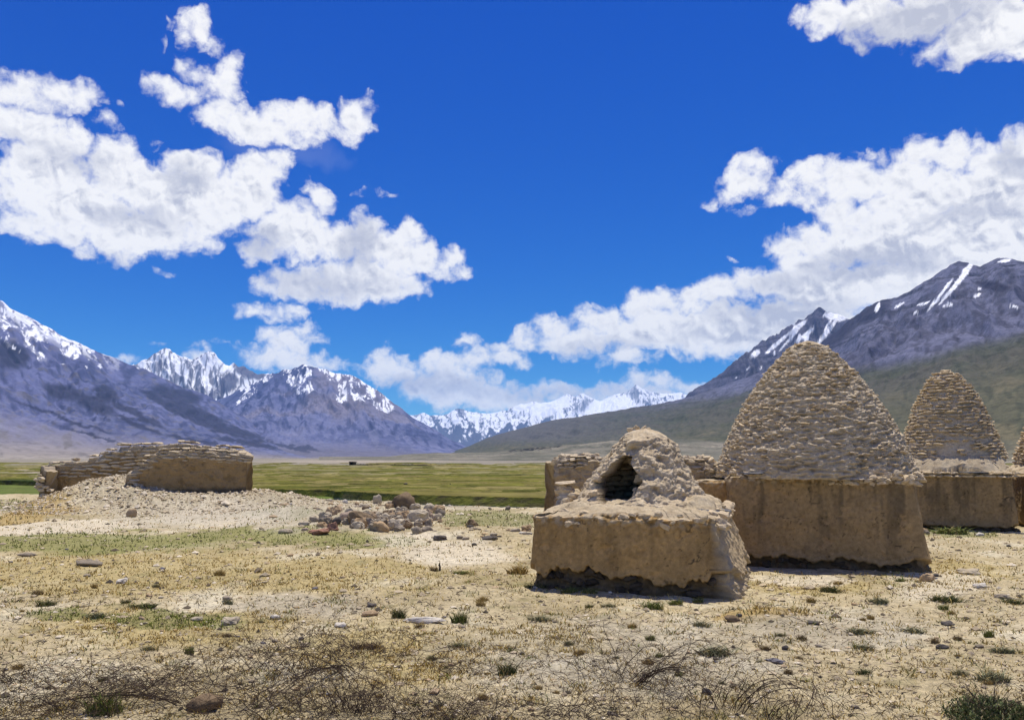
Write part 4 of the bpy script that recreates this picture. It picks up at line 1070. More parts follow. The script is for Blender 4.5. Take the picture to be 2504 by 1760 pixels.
def stepped_tomb(name, label, L, Rr, h, c_off, prof, zb, zt, seed, collar, course, length, d=3.0, n_parts=300):
    (xl, yl), (xr, yr) = L, Rr
    a = math.atan2(yr - yl, xr - xl); w = math.hypot(xr - xl, yr - yl)
    fr = Frame((xl + xr) / 2, (yl + yr) / 2, a); root = empty(name, fr)
    tag(root, label, 'tomb', 'domed mud tombs')
    c = (c_off[0], c_off[1])
    block('base', fr, root, w, d, h, (.05, .08, .05, .05), .024, seed=seed, erode=.12, top_rough=.05, rise=collar, rise_r=(c[0], c[1], prof[0][0] - .12), col=(.33, .23, .11))
    foundation(root, w, d, .10, seed + 40, 20)
    dome_skin('dome', root, c, prof, zb, zt, (1, 1), (320, 120), .055, .012, seed + 2, course=course, lay=.3)
    def skip(th, z, rs):
        dt = abs((th - .05 + math.pi) % (2 * math.pi) - math.pi)
        m = (dt / .42) ** 2 + ((z - (zb + .22)) / .40) ** 2
        return rs.rand() < (.93 if m < 1 else .05)
    dome_stones(root, fr, c, prof, zb + .06, zt, course, length, (1, 1), .02, .2, seed + 5, SL_MUD, mat=M_MUDSTONE, skip=skip, n_parts=n_parts, jit=.8, hfill=.62)
    rs = np.random.RandomState(seed)
    for row in range(2):
        u = -w / 2
        while u < w / 2:
            ln = rs.uniform(.14, .3)
            if not (.05 < u < .55 and row == 0):
                put(root, 'lip_stone', SL_MUD[rs.randint(9)], (u + ln / 2, .03 + rs.uniform(-.03, .02), h - .04 - row * .075), rotm(rs.normal(0, .06), rs.normal(0, .06), rs.normal(0, .06)) @ np.diag([ln, .2, .055]))
            u += ln
    for i in range(60):
        th = rs.uniform(0, 6.28); q = rs.uniform(.15, .9); sz = rs.uniform(.05, .12); rr = float(prof[0][0])
        u_, v_ = c[0] + math.sin(th) * (rr + q * .16), c[1] - math.cos(th) * (rr + q * .16)
        if abs(u_) < w / 2 and 0 < v_ < d: put(root, 'clod', SL_MUD[rs.randint(9)], (u_, v_, h + collar * (1 - q) * .75), rotm(*rs.uniform(-.4, .4, 3)) @ np.diag([sz * 1.5, sz, sz * .6]))
    put(root, 'slate', SLT[1], (.28, .06, h - .02), rotm(0, .02, .02) @ np.diag([.62, .3, .04]))
    return fr, root
PX = lambda px, d: (px - 1252) / 1965.0 * d
stepped_tomb('stepped_mud_tomb', 'smaller farther mud tomb whose steep cone shows neat rows of flat stones', (PX(2218, 20.7), 20.7), (PX(2466, 19.8), 19.8), 1.45, (-.06, 1.56),
             [(1.34, 1.60), (1.30, 1.84), (1.20, 2.12), (1.09, 2.45), (1.0, 2.72), (.90, 3.0), (.80, 3.27), (.62, 3.61), (.42, 3.92), (.25, 4.08), (.05, 4.14)], 1.70, 4.13, 51, .42, .082, .27)
stepped_tomb('mud_tomb', 'mud tomb cut off by the edge beside the stepped cone, only its corner showing', (PX(2493, 21.2), 21.2), (PX(2493, 21.2) + 3.3, 20.2), 1.36, (.0, 1.55),
             [(1.50, 1.60), (1.46, 1.9), (1.3, 2.3), (1.1, 2.8), (.8, 3.3), (.5, 3.7), (.05, 4.0)], 1.55, 4.0, 71, .30, .085, .28, n_parts=120)

# ---- ruined walls
def wall(parent, p0, p1, hf, thick=.42, zb=-.3, step=.03, seed=0, col=(.34, .235, .11), name='wall', base=None):
    p0, p1 = np.array(p0, float), np.array(p1, float); Ln = np.linalg.norm(p1 - p0); t = (p1 - p0) / Ln; nrm = np.array([t[1], -t[0]])
    if nrm[1] > 0: nrm = -nrm
    s = np.linspace(0, Ln, int(Ln / step)); hh = np.array([hf(v / Ln) for v in s])
    nz, nw = int(2.2 / step), 8
    rows, cols = [], []
    prof = [(1, k) for k in np.linspace(0, 1, nz)] + [(k, 1) for k in np.linspace(1, -1, nw)[1:-1]] + [(-1, k) for k in np.linspace(1, 0, nz // 2)]
    for (a, k) in prof:
        z = zb + (hh - zb) * k
        off = a * thick / 2
        b = np.array([p0 + t * v for v in s]) + nrm * off
        x, y = b[:, 0], b[:, 1]
        ds = .09 * fbm(x / .4 + seed, y / .4, z / .4, 3) + .055 * fbm(x / .12, y / .12, z / .07, 3)
        topk = sstep(.8, 1, k)
        ds = ds + topk * .04 * fbm(x / .12, y / .12, z / .1, 3)
        x = x + nrm[0] * ds * np.sign(a + 1e-9); y = y + nrm[1] * ds * np.sign(a + 1e-9)
        z2 = z + (.05 * fbm(s / .2, a + seed, 1.0, 3) * 1.5 if k > .99 else 0)
        rows.append(np.stack([x, y, z2], -1))
        c = const((len(s),), col); c = mixc(c, tuple(v * .6 for v in col), sstep(0, .35, fbm(x / .3, y / .3, z / .25 + seed, 4)) * .7)
        c = mixc(c, tuple(v * 1.25 for v in col), sstep(.05, .4, fbm(x / .5, y / .5, z / .5 + seed + 4, 3)) * .6)
        bs = base(s / Ln) if base else 0.1
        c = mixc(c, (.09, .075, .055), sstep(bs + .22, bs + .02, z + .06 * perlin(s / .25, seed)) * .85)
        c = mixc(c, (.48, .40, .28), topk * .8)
        cols.append(c)
    V = np.concatenate(rows)
    # end caps
    R_, C_ = len(rows), len(s)
    f = [grid_faces(R_, C_)[:, ::-1]]
    cc = []
    for e in (0, C_ - 1):
        ids = np.arange(R_) * C_ + e; half = R_ // 2
        for i in range(half - 1):
            a, b_, c_, d_ = ids[i], ids[i + 1], ids[R_ - 2 - i], ids[R_ - 1 - i]
            cc.append((a, b_, c_, d_) if e == 0 else (d_, c_, b_, a))
    f.append(np.array(cc))
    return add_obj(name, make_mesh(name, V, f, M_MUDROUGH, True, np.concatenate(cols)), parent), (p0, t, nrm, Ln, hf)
def wall_bricks(parent, info, rows_at_top, thick=.42, seed=0, size=(.2, .42), zh=.085, out=.03, s0=0, s1=1, full=None, n=150, back=True):
    p0, t, nrm, Ln, hf = info; rs = np.random.RandomState(seed); cnt = 0
    ang = math.atan2(t[1], t[0])
    for r in range(-1, rows_at_top if full is None else 40):
        s = s0 * Ln + rs.uniform(0, .1)
        while s < s1 * Ln - .05:
            L = rs.uniform(*size); sm = min(s + L / 2, Ln) ; h = hf(sm / Ln)
            z = h - .03 - r * zh
            lo = full(sm / Ln) if full else -1
            if z > lo and rs.rand() > (.12 if r >= 0 else .35) and cnt < n:
                fr_ = rs.uniform(-.02, .02)
                p = p0 + t * sm + nrm * ((thick / 2 - .07 + out + fr_) if r >= 0 else rs.uniform(-.1, .1))
                dpt = .2 if r >= 0 else thick * .9
                put(parent, 'brick', SL_GREY[rs.randint(9)], (p[0], p[1], z), rotm(0, 0, ang) @ rotm(rs.normal(0, .09), rs.normal(0, .07), rs.normal(0, .12)) @ np.diag([L * rs.uniform(.85, 1.05), dpt, zh * rs.uniform(.55, .85)]))
                cnt += 1
            s += L
    return cnt

def ruin():
    root = bpy.data.objects.new('ruined_mud_house', None); COL.objects.link(root); root.location = (0, 0, 0)
    tag(root, 'roofless ruined mud brick house with broken walls on a rubble mound', 'ruin')
    A = (PX(320, 30.0), 30.0); B = (PX(609, 31.4), 31.4); Cc = (PX(590, 34.6), 34.6); D_ = (PX(124, 33.6), 33.6); E_ = (PX(138, 33.0), 33.0)
    def zz(py, d): return EYE + (1118 - py) / 1965 * d
    def hA(t):
        return float(np.interp(t, [0, .04, .05, .10, .11, .17, .18, .24, .5, .85, 1], [zz(1161, 30), zz(1160, 30), zz(1146, 30), zz(1146, 30), zz(1131, 30), zz(1131, 30), zz(1120, 30), zz(1104, 30.2), zz(1101, 30.5), zz(1108, 31), zz(1113, 31.4)]))
    o1, i1 = wall(root, A, B, hA, seed=1, step=.025, base=lambda t: np.interp(t, [0, .3, .5, 1], [.28, .34, .50, .52]))
    wall_bricks(root, i1, 3, seed=2, n=110, zh=.11, size=(.22, .5))
    wall_bricks(root, (i1[0], i1[1], i1[2], i1[3], i1[4]), 3, seed=22, s0=0, s1=.10, full=lambda t: .35, n=40, size=(.22, .40), zh=.095)
    def hD(t):
        return float(np.interp(t, [0, .10, .11, .22, .23, .28, .30, .37, .38, .60, .63, .70, 1], [zz(1138, 33.6), zz(1136, 33.6), zz(1130, 33.6), zz(1128, 33.6), zz(1120, 33.6), zz(1118, 33.6), zz(1106, 33.7), zz(1104, 33.7), zz(1093, 33.8), zz(1090, 33.8), zz(1087, 34), zz(1085, 34), zz(1100, 34.5)]))
    o2, i2 = wall(root, D_, Cc, hD, seed=3, step=.03)
    wall_bricks(root, i2, 3, seed=4, s0=0, s1=.95, full=lambda t: (1.0 if t < .7 else 1.75), n=150, size=(.28, .62), zh=.14)
    wall_bricks(root, i1, 3, seed=42, s0=.12, s1=1, full=lambda t: .6 , n=44, out=-.035, size=(.2, .5), zh=.11)
    o3, i3 = wall(root, B, Cc, lambda t: float(np.interp(t, [0, 1], [zz(1113, 31.4), zz(1100, 34.5)])), seed=5, step=.06)
    o4, i4 = wall(root, E_, D_, lambda t: float(np.interp(t, [0, .3, .35, 1], [zz(1152, 33.0), zz(1148, 33.0), zz(1141, 33.2), zz(1138, 33.6)])), seed=6, step=.04, col=(.22, .16, .085))  # short left wall: its shade is put into a darker mud colour
    rsr = np.random.RandomState(12)
    for k in range(20):
        t = rsr.uniform(0, 1); s_ = rsr.uniform(.12, .34); zt_ = float(np.interp(t, [0, 1], [zz(1168, 32.2), zz(1140, 33.6)]))
        put(root, 'brick', SL_GREY[rsr.randint(9)], (E_[0] * (1 - t) + D_[0] * t + rsr.uniform(-.26, .3), E_[1] * (1 - t) + D_[1] * t - .25 + rsr.uniform(-.15, .2), rsr.uniform(.2, zt_)), rotm(*rsr.normal(0, .2, 3)) @ np.diag([s_, s_ * .8, s_ * .45]))
    return root
ruin()
def rear_ruin():
    root = bpy.data.objects.new('ruined_mud_wall', None); COL.objects.link(root)
    tag(root, 'low broken mud wall with rubble along its top behind the broken cone', 'wall')
    A = (PX(1357, 15.9), 15.9); B = (PX(1752, 15.35), 15.35)
    def zz(py, d): return EYE + (1118 - py) / 1965 * d
    def h(t): return float(np.interp(t, [0, .03, .08, .15, .22, .30, .5, .75, .84, .92, 1], [zz(1140, 15.9), zz(1125, 15.9), zz(1119, 15.9), zz(1119, 15.9), zz(1123, 15.9), zz(1126, 15.8), zz(1134, 15.6), zz(1132, 15.5), zz(1126, 15.5), zz(1132, 15.4), zz(1145, 15.4)]))
    o, i = wall(root, A, B, h, thick=.5, seed=8, step=.018, col=(.44, .33, .19), base=lambda t: -.2)
    wall_bricks(root, i, 3, thick=.5, seed=9, size=(.10, .24), zh=.07, n=170)
    rs = np.random.RandomState(3)
    for k in range(60):
        t = rs.uniform(0, .3) if k < 30 else rs.uniform(.78, 1.0)
        s = rs.uniform(.08, .17); p = np.array(A) * (1 - t) + np.array(B) * t
        put(root, 'stone', SL_GREY[rs.randint(9)], (p[0], p[1] + rs.uniform(-.2, .15), h(t) + rs.uniform(-.02, .07)), rotm(*rs.uniform(-.6, .6, 3)) @ np.diag([s * 1.3, s, s * .8]))
    wall(root, A, (A[0] + .55, A[1] + 2.2), lambda t: 1.7, thick=.45, seed=10, step=.06, col=(.40, .29, .15))
rear_ruin()
# ------------------------------------------------------------------ loose stones
STONE_C = {'grey': ((.33, .275, .20), (.22, .185, .135)), 'pale': ((.47, .40, .285), (.38, .32, .225)), 'brown': ((.15, .105, .06), (.22, .16, .095)),
           'dark': ((.085, .075, .065), (.12, .105, .09)), 'tan': ((.44, .31, .17), (.38, .28, .17)), 'red': ((.33, .18, .12), (.27, .15, .10)), 'pink': ((.42, .325, .235), (.34, .26, .19)),
           'blue': ((.20, .19, .20), (.16, .15, .16)), 'white': ((.62, .57, .47), (.54, .49, .40))}
STM = {k: stone_mat(k + '_stone', a, b, 26, .6, .9, .6) for k, (a, b) in STONE_C.items()}
RND = {k: mesh_set('stone', ROUND, m, True) for k, m in STM.items()}
CBL = {k: mesh_set('stone', COBBLE, m, True) for k, m in STM.items()}
SLB = {k: mesh_set('stone', ANG, m, False) for k, m in STM.items()}
rs = np.random.RandomState(77)
def gh(x, y): return float(H(np.array([x]), np.array([y]), True)[0])
def on_ground(px, py):
    """the point of the ground seen at a place of the photograph"""
    x, y, _ = at_z(px, py, 0)
    for _i in range(6):
        h = gh(x, y); x, y, _ = at_z(px, py, h)
    return x, y, h
def stone_at(px, py, wpx, hpx, kind, label, shape='r', name='stone', cat='stone', group=None, sink=.18, idx=None, tilt=.25, deep=.8):
    x, y, h = on_ground(px, py)
    w = wpx / FPX * y; hh = hpx / FPX * y * 1.02
    lib = {'r': RND, 's': SLB, 'c': CBL}[shape][kind]
    y2 = y + w * deep * .4
    hz = gh(x * y2 / y, y2); hz = min(hz, h + .05)
    me = lib[(rs.randint(len(lib)) if idx is None else idx)]
    o = add_obj(name, me, None, (x * y2 / y, y2, hz + hh * (.5 - sink)), (rs.normal(0, tilt * .4), rs.normal(0, tilt * .4), rs.uniform(-.5, .5)), (w * 1.04, w * deep, hh * (1 + sink)))
    return tag(o, label, cat, group)
PILE = [
 (987, 1254, 52, 46, 'brown', 'large dark brown boulder standing highest in the stone heap', 'r', 'boulder'),
 (924, 1232, 20, 22, 'pale', 'pale upright knob of rock on the gravel left of the dark boulder', 'r', 'stone'),
 (932, 1300, 35, 26, 'tan', 'smooth orange tan rounded stone at the front of the heap', 'r', 'stone'),
 (966, 1297, 38, 26, 'pale', 'blocky pale stone just right of the orange one', 's', 'stone'),
 (1019, 1306, 24, 18, 'grey', 'dark domed cobble at the front right foot of the heap, left one of two', 'r', 'stone'),
 (1045, 1308, 25, 18, 'grey', 'dark domed cobble at the front right foot of the heap, right one of two', 'r', 'stone'),
 (1049, 1291, 18, 20, 'grey', 'grey wedge shaped stone standing above the two domed cobbles', 's', 'stone'),
 (882, 1282, 54, 30, 'brown', 'broad dark brown slab propped up in the middle left of the heap', 's', 'boulder'),
 (912, 1276, 16, 22, 'tan', 'small rusty stone leaning at the right end of the brown slab', 's', 'stone'),
 (1022, 1276, 46, 30, 'pale', 'long pale slab sloping down to the right in the heap', 's', 'stone'),
 (1046, 1274, 26, 28, 'pink', 'pinkish slab leaning behind the long pale slab', 's', 'stone'),
 (1050, 1256, 26, 22, 'pale', 'round pale stone right of the dark boulder', 'r', 'stone'),
 (1015, 1270, 15, 12, 'tan', 'small tan pebble stone lying against the long pale slab', 'r', 'stone'),
 (1002, 1272, 15, 11, 'pink', 'small pinkish stone below the dark boulder', 'r', 'stone'),
 (990, 1265, 24, 14, 'grey', 'flat grey stone directly below the dark boulder', 'r', 'stone'),
 (956, 1261, 18, 12, 'pink', 'lilac grey stone left of the foot of the dark boulder', 'r', 'stone'),
 (880, 1256, 22, 14, 'pale', 'pale rounded stone on top of the brown slab', 'r', 'stone'),
 (930, 1276, 26, 15, 'grey', 'grey block between the brown slab and the orange stone', 's', 'stone'),
 (990, 1291, 26, 18, 'pink', 'pink white stone in the front middle of the heap', 'r', 'stone'),
 (1024, 1290, 20, 15, 'pale', 'pale lump left of the grey wedge', 's', 'stone'),
 (988, 1251, 18, 10, 'grey', 'small grey stone resting against the front of the dark boulder', 'r', 'stone'),
 (697, 1243, 23, 16, 'tan', 'brown boulder alone on the gravel right of the ruined house', 'r', 'boulder'),
 (844, 1233, 12, 10, 'white', 'small white stone on the terrace lip behind the heap', 'r', 'stone'),
 (807, 1226, 16, 7, 'pale', 'flat pale stone on the terrace lip left of the white one', 'r', 'stone'),
 (826, 1262, 24, 22, 'pink', 'pinkish rounded boulder, left one of the pair at the heap end', 'r', 'boulder'),
 (852, 1264, 36, 26, 'pink', 'larger pinkish rounded boulder, right one of the pair', 'r', 'boulder'),
 (824, 1283, 20, 18, 'dark', 'dark stone under the pinkish pair', 'r', 'stone'),
 (697, 1306, 32, 12, 'pale', 'pale flat stone at the far left foot of the heap', 'r', 'stone'),
 (789, 1289, 24, 13, 'tan', 'cream coloured stone left of the reddish block', 's', 'stone'),
 (815, 1303, 26, 20, 'red', 'reddish brown block at the front left of the heap', 's', 'stone'),
 (778, 1306, 46, 12, 'red', 'long low reddish slab beside the reddish block', 's', 'stone'),
 (746, 1304, 16, 9, 'pink', 'small pink stone left of the long reddish slab', 'r', 'stone'),
 (744, 1280, 27, 13, 'pale', 'oval pale cobble in the left of the heap', 'r', 'stone'),
 (770, 1276, 24, 13, 'grey', 'grey oval cobble next to the oval pale one', 'r', 'stone'),
 (1153, 1291, 26, 20, 'brown', 'dark brown rock by the green grass left of the broken tomb', 's', 'stone'),
 (1176, 1233, 9, 9, 'grey', 'left one of two small stones on the lip before the stream', 'r', 'stone'),
 (1187, 1234, 9, 8, 'grey', 'right one of two small stones on the lip before the stream', 'r', 'stone'),
 (1242, 1246, 12, 11, 'grey', 'single grey stone on the lip nearest the broken tomb', 'r', 'stone'),
 (1262, 1312, 24, 14, 'grey', 'grey slab beside the left wall of the broken tomb', 's', 'stone'),
 (1286, 1300, 26, 14, 'tan', 'tan slab touching the left wall of the broken tomb', 's', 'stone'),
 (1284, 1316, 28, 11, 'white', 'whitish flat stone at the left foot of the broken tomb', 's', 'stone'),
 (1196, 1316, 30, 10, 'dark', 'thin dark slab on the gravel left of the broken tomb', 's', 'stone'),
 (1075, 1320, 30, 12, 'dark', 'dark flat rock in front right of the heap', 's', 'stone'),
 (322, 1262, 22, 22, 'tan', 'lone brown rock with a dark side on the rubble below the ruined house', 'r', 'stone'),
 (296, 1426, 24, 11, 'white', 'small pale pointed stone in the straw coloured grass', 's', 'stone'),
 (556, 1468, 22, 11, 'grey', 'purplish grey stone on the bare strip at left', 'r', 'stone'),
 (908, 1484, 24, 7, 'dark', 'thin black slab just behind the green tuft and long white slab', 's', 'stone'),
 (903, 1507, 38, 13, 'tan', 'low tan rock left of the green tuft', 'r', 'stone'),
 (834, 1534, 26, 11, 'white', 'rounded whitish stone left of the low tan rock', 'r', 'stone'),
 (673, 1514, 22, 11, 'white', 'white stone on the stony strip', 'r', 'stone'),
 (560, 1528, 40, 18, 'pale', 'pale angular rock on the stony strip', 's', 'stone'),
 (483, 1518, 28, 10, 'pale', 'small flat pale stone left of the angular rock', 'r', 'stone'),
 (216, 1385, 58, 14, 'grey', 'low smooth grey green rock below the green grass strip', 'r', 'stone'),
 (66, 1360, 36, 10, 'grey', 'flat grey rock at the left below the green grass strip', 'r', 'stone'),
 (501, 1738, 78, 34, 'brown', 'dark brown boulder under the dry brush at the bottom', 'r', 'boulder'),
 (1791, 1521, 30, 16, 'brown', 'dark brown stone in front of the yellow grass patch', 'r', 'stone'),
 (1773, 1457, 34, 15, 'tan', 'tan stone on the ground right of the broken tomb corner', 'r', 'stone'),
 (1894, 1622, 38, 8, 'blue', 'bluish flat slate on the bare ground', 's', 'stone'),
 (1920, 1589, 15, 9, 'dark', 'small black stone above the bluish slate', 'r', 'stone'),
 (2304, 1586, 24, 9, 'dark', 'dark flat stone at right, left one of two', 's', 'stone'),
 (2394, 1584, 19, 9, 'grey', 'grey brown stone at right, right one of two', 'r', 'stone'),
 (1730, 1698, 20, 13, 'dark', 'dark block behind the arched dry stems', 's', 'stone'),
 (2092, 1731, 17, 6, 'grey', 'thin grey slab near the bottom, left of the green bush', 's', 'stone'),
 (1988, 1526, 26, 7, 'dark', 'thin dark slab right of the yellow grass patch', 's', 'stone'),
 (2315, 1529, 26, 8, 'dark', 'thin dark slab on the ground at right', 's', 'stone'),
 (2266, 1422, 30, 18, 'tan', 'tan block lying off the right corner of the largest tomb', 's', 'stone'),
 (2240, 1396, 34, 19, 'grey', 'greenish grey rock set under the right corner of the largest tomb', 's', 'stone'),
 (2366, 1404, 46, 13, 'pale', 'broken pale slab on the gravel right of the largest tomb', 's', 'stone'),
 (2395, 1438, 28, 11, 'white', 'flat whitish slab in front of the broken pale one', 's', 'stone'),
 (2452, 1464, 34, 10, 'grey', 'shallow grey slab near the right side of the ground', 's', 'stone'),
 (2256, 1301, 26, 9, 'tan', 'tan slab between the largest tomb and the stepped one', 's', 'stone'),
 (2266, 1305, 13, 10, 'grey', 'round grey stone between the largest tomb and the stepped one', 'r', 'stone'),
 (2396, 1310, 18, 8, 'white', 'white stone in the shadow edge of the stepped tomb', 'r', 'stone'),
]
for q in PILE: stone_at(*q[:6], shape=q[6], name=q[7], cat=q[7], group='stones of the loose heap' if 720 < q[0] < 1062 and 1236 < q[1] < 1310 else None)
o = stone_at(1034, 1523, 88, 12, 'white', 'long flat whitish slab lying right of the green tuft', 's', name='slab', cat='slab', tilt=.02, deep=.28); o.rotation_euler.z = -.18
# unlabelled-by-eye small ones share a label within their group
kinds = ['grey', 'pale', 'tan', 'pink', 'dark']
def strew(n, fn, wr, label, group, kinds=kinds, shape='c', hr=(.45, .75)):
    for i in range(n):
        px, py = fn(); w = rs.uniform(*wr)
        stone_at(px, py, w, w * rs.uniform(*hr), kinds[rs.randint(len(kinds))], label, shape, group=group, sink=.2, deep=rs.uniform(.7, 1))
strew(95, lambda: (np.clip(rs.normal(935, 78), 700, 1075), 1274 + rs.normal(0, 13)), (12, 32), 'one of the cobbles packed round the loose stone heap', 'cobbles round the stone heap', ['grey', 'pale', 'tan', 'pale', 'brown', 'grey'], 's', (.55, .85))
strew(34, lambda: (rs.uniform(640, 1300), rs.uniform(1226, 1246)), (5, 13), 'one of the small stones strewn along the terrace lip', 'stones along the terrace lip', ['pale', 'grey', 'tan', 'white'])
strew(34, lambda: (rs.uniform(1060, 1290), rs.uniform(1288, 1322)), (8, 18), 'one of the flat stones on the gravel left of the broken tomb', 'flat stones left of the broken tomb', ['grey', 'pale', 'dark', 'tan'], hr=(.3, .5))
strew(64, lambda: (rs.uniform(0, 2504), 1330 + 430 * rs.uniform(0, 1) ** 1.2), (7, 16), 'one of the small stones scattered over the dry ground', 'small stones on the dry ground', ['grey', 'pale', 'dark', 'tan', 'blue'], hr=(.35, .6))

# ------------------------------------------------------------------ gravel, rubble
def scatter_pts(n, y0, y1, seed, spread=.72):
    """random places, denser near the camera"""
    r = np.random.RandomState(seed); u = r.uniform(0, 1, n)
    y = 1 / (1 / y0 + (1 / y1 - 1 / y0) * u); x = r.uniform(-spread, spread, n) * y
    return x, y, r
def pebbles():
    base = np.array([(1, 0, 0), (0, 1, 0), (-1, 0, 0), (0, -1, 0), (0, 0, 1), (0, 0, -.6), (.6, .6, .45), (-.6, .5, .4)], float)
    F0 = np.array([(0, 6, 4), (6, 1, 4), (1, 7, 4), (7, 2, 4), (2, 3, 4), (3, 0, 4), (0, 1, 6), (1, 2, 7), (0, 3, 5), (3, 2, 5), (1, 0, 5), (2, 1, 5)])
    x, y, r = scatter_pts(15000, 4.6, 34.0, 5)
    dens = sstep(-.25, .35, fbm(x / 1.3, y / 1.3, 6.6, 3)); k = r.uniform(0, 1, len(x)) < .35 + .65 * dens
    x, y = x[k], y[k]; n = len(x); z = H(x, y)
    s = (.003 + .0013 * y) * np.exp(r.normal(0, .45, n))
    ang = r.uniform(0, 6.28, n); sc = np.stack([s * r.uniform(.8, 1.6, n), s * r.uniform(.7, 1.2, n), s * r.uniform(.35, .8, n)], -1)
    P = base[None] * (1 + r.normal(0, .18, (n, 8, 1))) * sc[:, None, :]
    c, sn = np.cos(ang)[:, None], np.sin(ang)[:, None]
    X = P[..., 0] * c - P[..., 1] * sn + x[:, None]; Y = P[..., 0] * sn + P[..., 1] * c + y[:, None]; Zp = P[..., 2] + (z + .15 * s)[:, None]
    V = np.stack([X, Y, Zp], -1).reshape(-1, 3); F = (F0[None] + (np.arange(n) * 8)[:, None, None]).reshape(-1, 3)
    pal = np.array([(.50, .41, .27), (.36, .29, .19), (.15, .12, .08), (.68, .59, .43), (.085, .07, .05), (.44, .33, .20)])
    C = pal[r.choice(6, n, p=[.28, .24, .16, .14, .08, .10])] * r.uniform(.8, 1.2, (n, 1))
    m = tint_mat('gravel', .15, 40, 0)
    o = add_obj('gravel', make_mesh('gravel', V, F, m, False, np.repeat(C, 8, 0))); tag(o, kind='stuff')
    # broken clods over the mound
    r = np.random.RandomState(8); n = 12000
    x = r.normal(-13.2, 4.2, n); y = r.normal(30.2, 2.2, n); k = (y > 25.5) & (y < 35) & (np.abs(x + 13.5) < 9); x, y = x[k], y[k]; n = len(x); z = H(x, y)
    s = .020 * np.exp(r.normal(0, .55, n)); ang = r.uniform(0, 6.28, n)
    P = base[None] * (1 + r.normal(0, .2, (n, 8, 1))) * (np.stack([s * 1.3, s, s * .8], -1))[:, None, :]
    c, sn = np.cos(ang)[:, None], np.sin(ang)[:, None]
    V = np.stack([P[..., 0] * c - P[..., 1] * sn + x[:, None], P[..., 0] * sn + P[..., 1] * c + y[:, None], P[..., 2] + z[:, None] + .2 * s[:, None]], -1).reshape(-1, 3)
    F = (F0[None] + (np.arange(n) * 8)[:, None, None]).reshape(-1, 3)
    C = pal[r.choice(6, n, p=[.36, .12, .06, .38, .03, .05])] * r.uniform(.85, 1.15, (n, 1))
    o = add_obj('rubble', make_mesh('rubble', V, F, m, False, np.repeat(C, 8, 0))); tag(o, kind='stuff')
pebbles()

# ------------------------------------------------------------------ grass
def blades(x, y, z, h, w, lean, col, r, seg=2):
    """thin bent blades, one strip each"""
    n = len(x); a = r.uniform(0, 6.28, n); b = r.uniform(0, 6.28, n)
    dx, dy = np.cos(a) * w / 2, np.sin(a) * w / 2; lx, ly = np.cos(b) * lean * h, np.sin(b) * lean * h
    p = []
    for t, ww in ((0, 1), (.55, .75)):
        for s in (-1, 1): p.append(np.stack([x + s * dx * ww + lx * t * t, y + s * dy * ww + ly * t * t, z + h * t], -1))
    p.append(np.stack([x + lx, y + ly, z + h * .96], -1))
    V = np.stack(p, 1).reshape(-1, 3); k = (np.arange(n) * 5)[:, None]
    T1 = np.concatenate([k + [0, 1, 3], k + [0, 3, 2], k + [2, 3, 4]]); return V, T1, np.repeat(col, 5, 0)
M_GRASS = tint_mat('grass_blades', .12, 30, 0, rough=.8)
def grass_cover():
    out = []
    x, y, r = scatter_pts(360000, 5.0, 36.0, 15, .70)
    P, n1, n2, straw, grn, g2, ye = ground_fields(x, y)
    clump = sstep(-.15, .45, fbm(x / .22, y / .22, 3.9, 3) + .5 * fbm(x / .8, y / .8, 1.9, 3))
    dens = np.clip(.32 + .8 * straw + 1.0 * grn + .9 * g2 + 1.0 * ye, 0, 1) * (.08 + .92 * clump)
    k = r.uniform(0, 1, len(x)) < dens * .95
    for (cx, cy, rr_) in ((1.9, 12.4, 1.75), (5.5, 14.7, 2.1), (11.6, 21.5, 1.9)): k &= np.hypot(x - cx, y - cy) > rr_ * .85
    x, y = x[k], y[k]; g = np.maximum(grn, g2)[k]; yl = ye[k]; st = straw[k]; n = len(x); z = H(x, y) - .008
    h = (.022 + .0011 * y) * np.exp(r.normal(0, .35, n)) * (1 + .5 * yl); w = .0032 + .0009 * y
    pick = r.uniform(0, 1, n)
    col = np.where((pick < g * .9)[:, None], np.array([(.17, .20, .03)]), np.array([(.46, .33, .10)]))
    col = np.where(((pick > .80) & (st < .5))[:, None], np.array([(.17, .175, .06)]), col)
    col = np.where((pick > .93)[:, None], np.array([(.13, .09, .045)]), col)
    col = col * r.uniform(.65, 1.35, (n, 1))
    V, F, C = blades(x, y, z, h, w, .7, col, r)
    o = add_obj('grass', make_mesh('grass', V, F, M_GRASS, False, C)); tag(o, kind='stuff')
grass_cover()
def tuft_mesh(kind, seed, n=150):
    r = np.random.RandomState(seed); q = np.sqrt(r.uniform(0, 1, n)) * .42; a = r.uniform(0, 6.28, n)
    x, y = q * np.cos(a), q * np.sin(a) * .8
    base = {'green': (.13, .155, .035), 'grey': (.17, .175, .095), 'straw': (.38, .27, .09), 'dark': (.075, .09, .028), 'brown': (.17, .12, .06)}[kind]
    col = np.array([base]) * r.uniform(.5, 1.5, (n, 1)); dry = r.uniform(0, 1, n) < .2; col[dry] = np.array([(.34, .26, .11)]) * r.uniform(.7, 1.2, (dry.sum(), 1))
    V, F, C = blades(x, y, np.full(n, -.03), r.uniform(.35, 1.0, n) * (1 - .7 * q), np.full(n, .035), .55, col, r)
    return make_mesh('grass_tuft', V, F, M_GRASS, False, C)
TUFT = {k: [tuft_mesh(k, 40 + 7 * i + j, 210) for i in range(4)] for j, k in enumerate(('green', 'grey', 'straw', 'dark', 'brown'))}
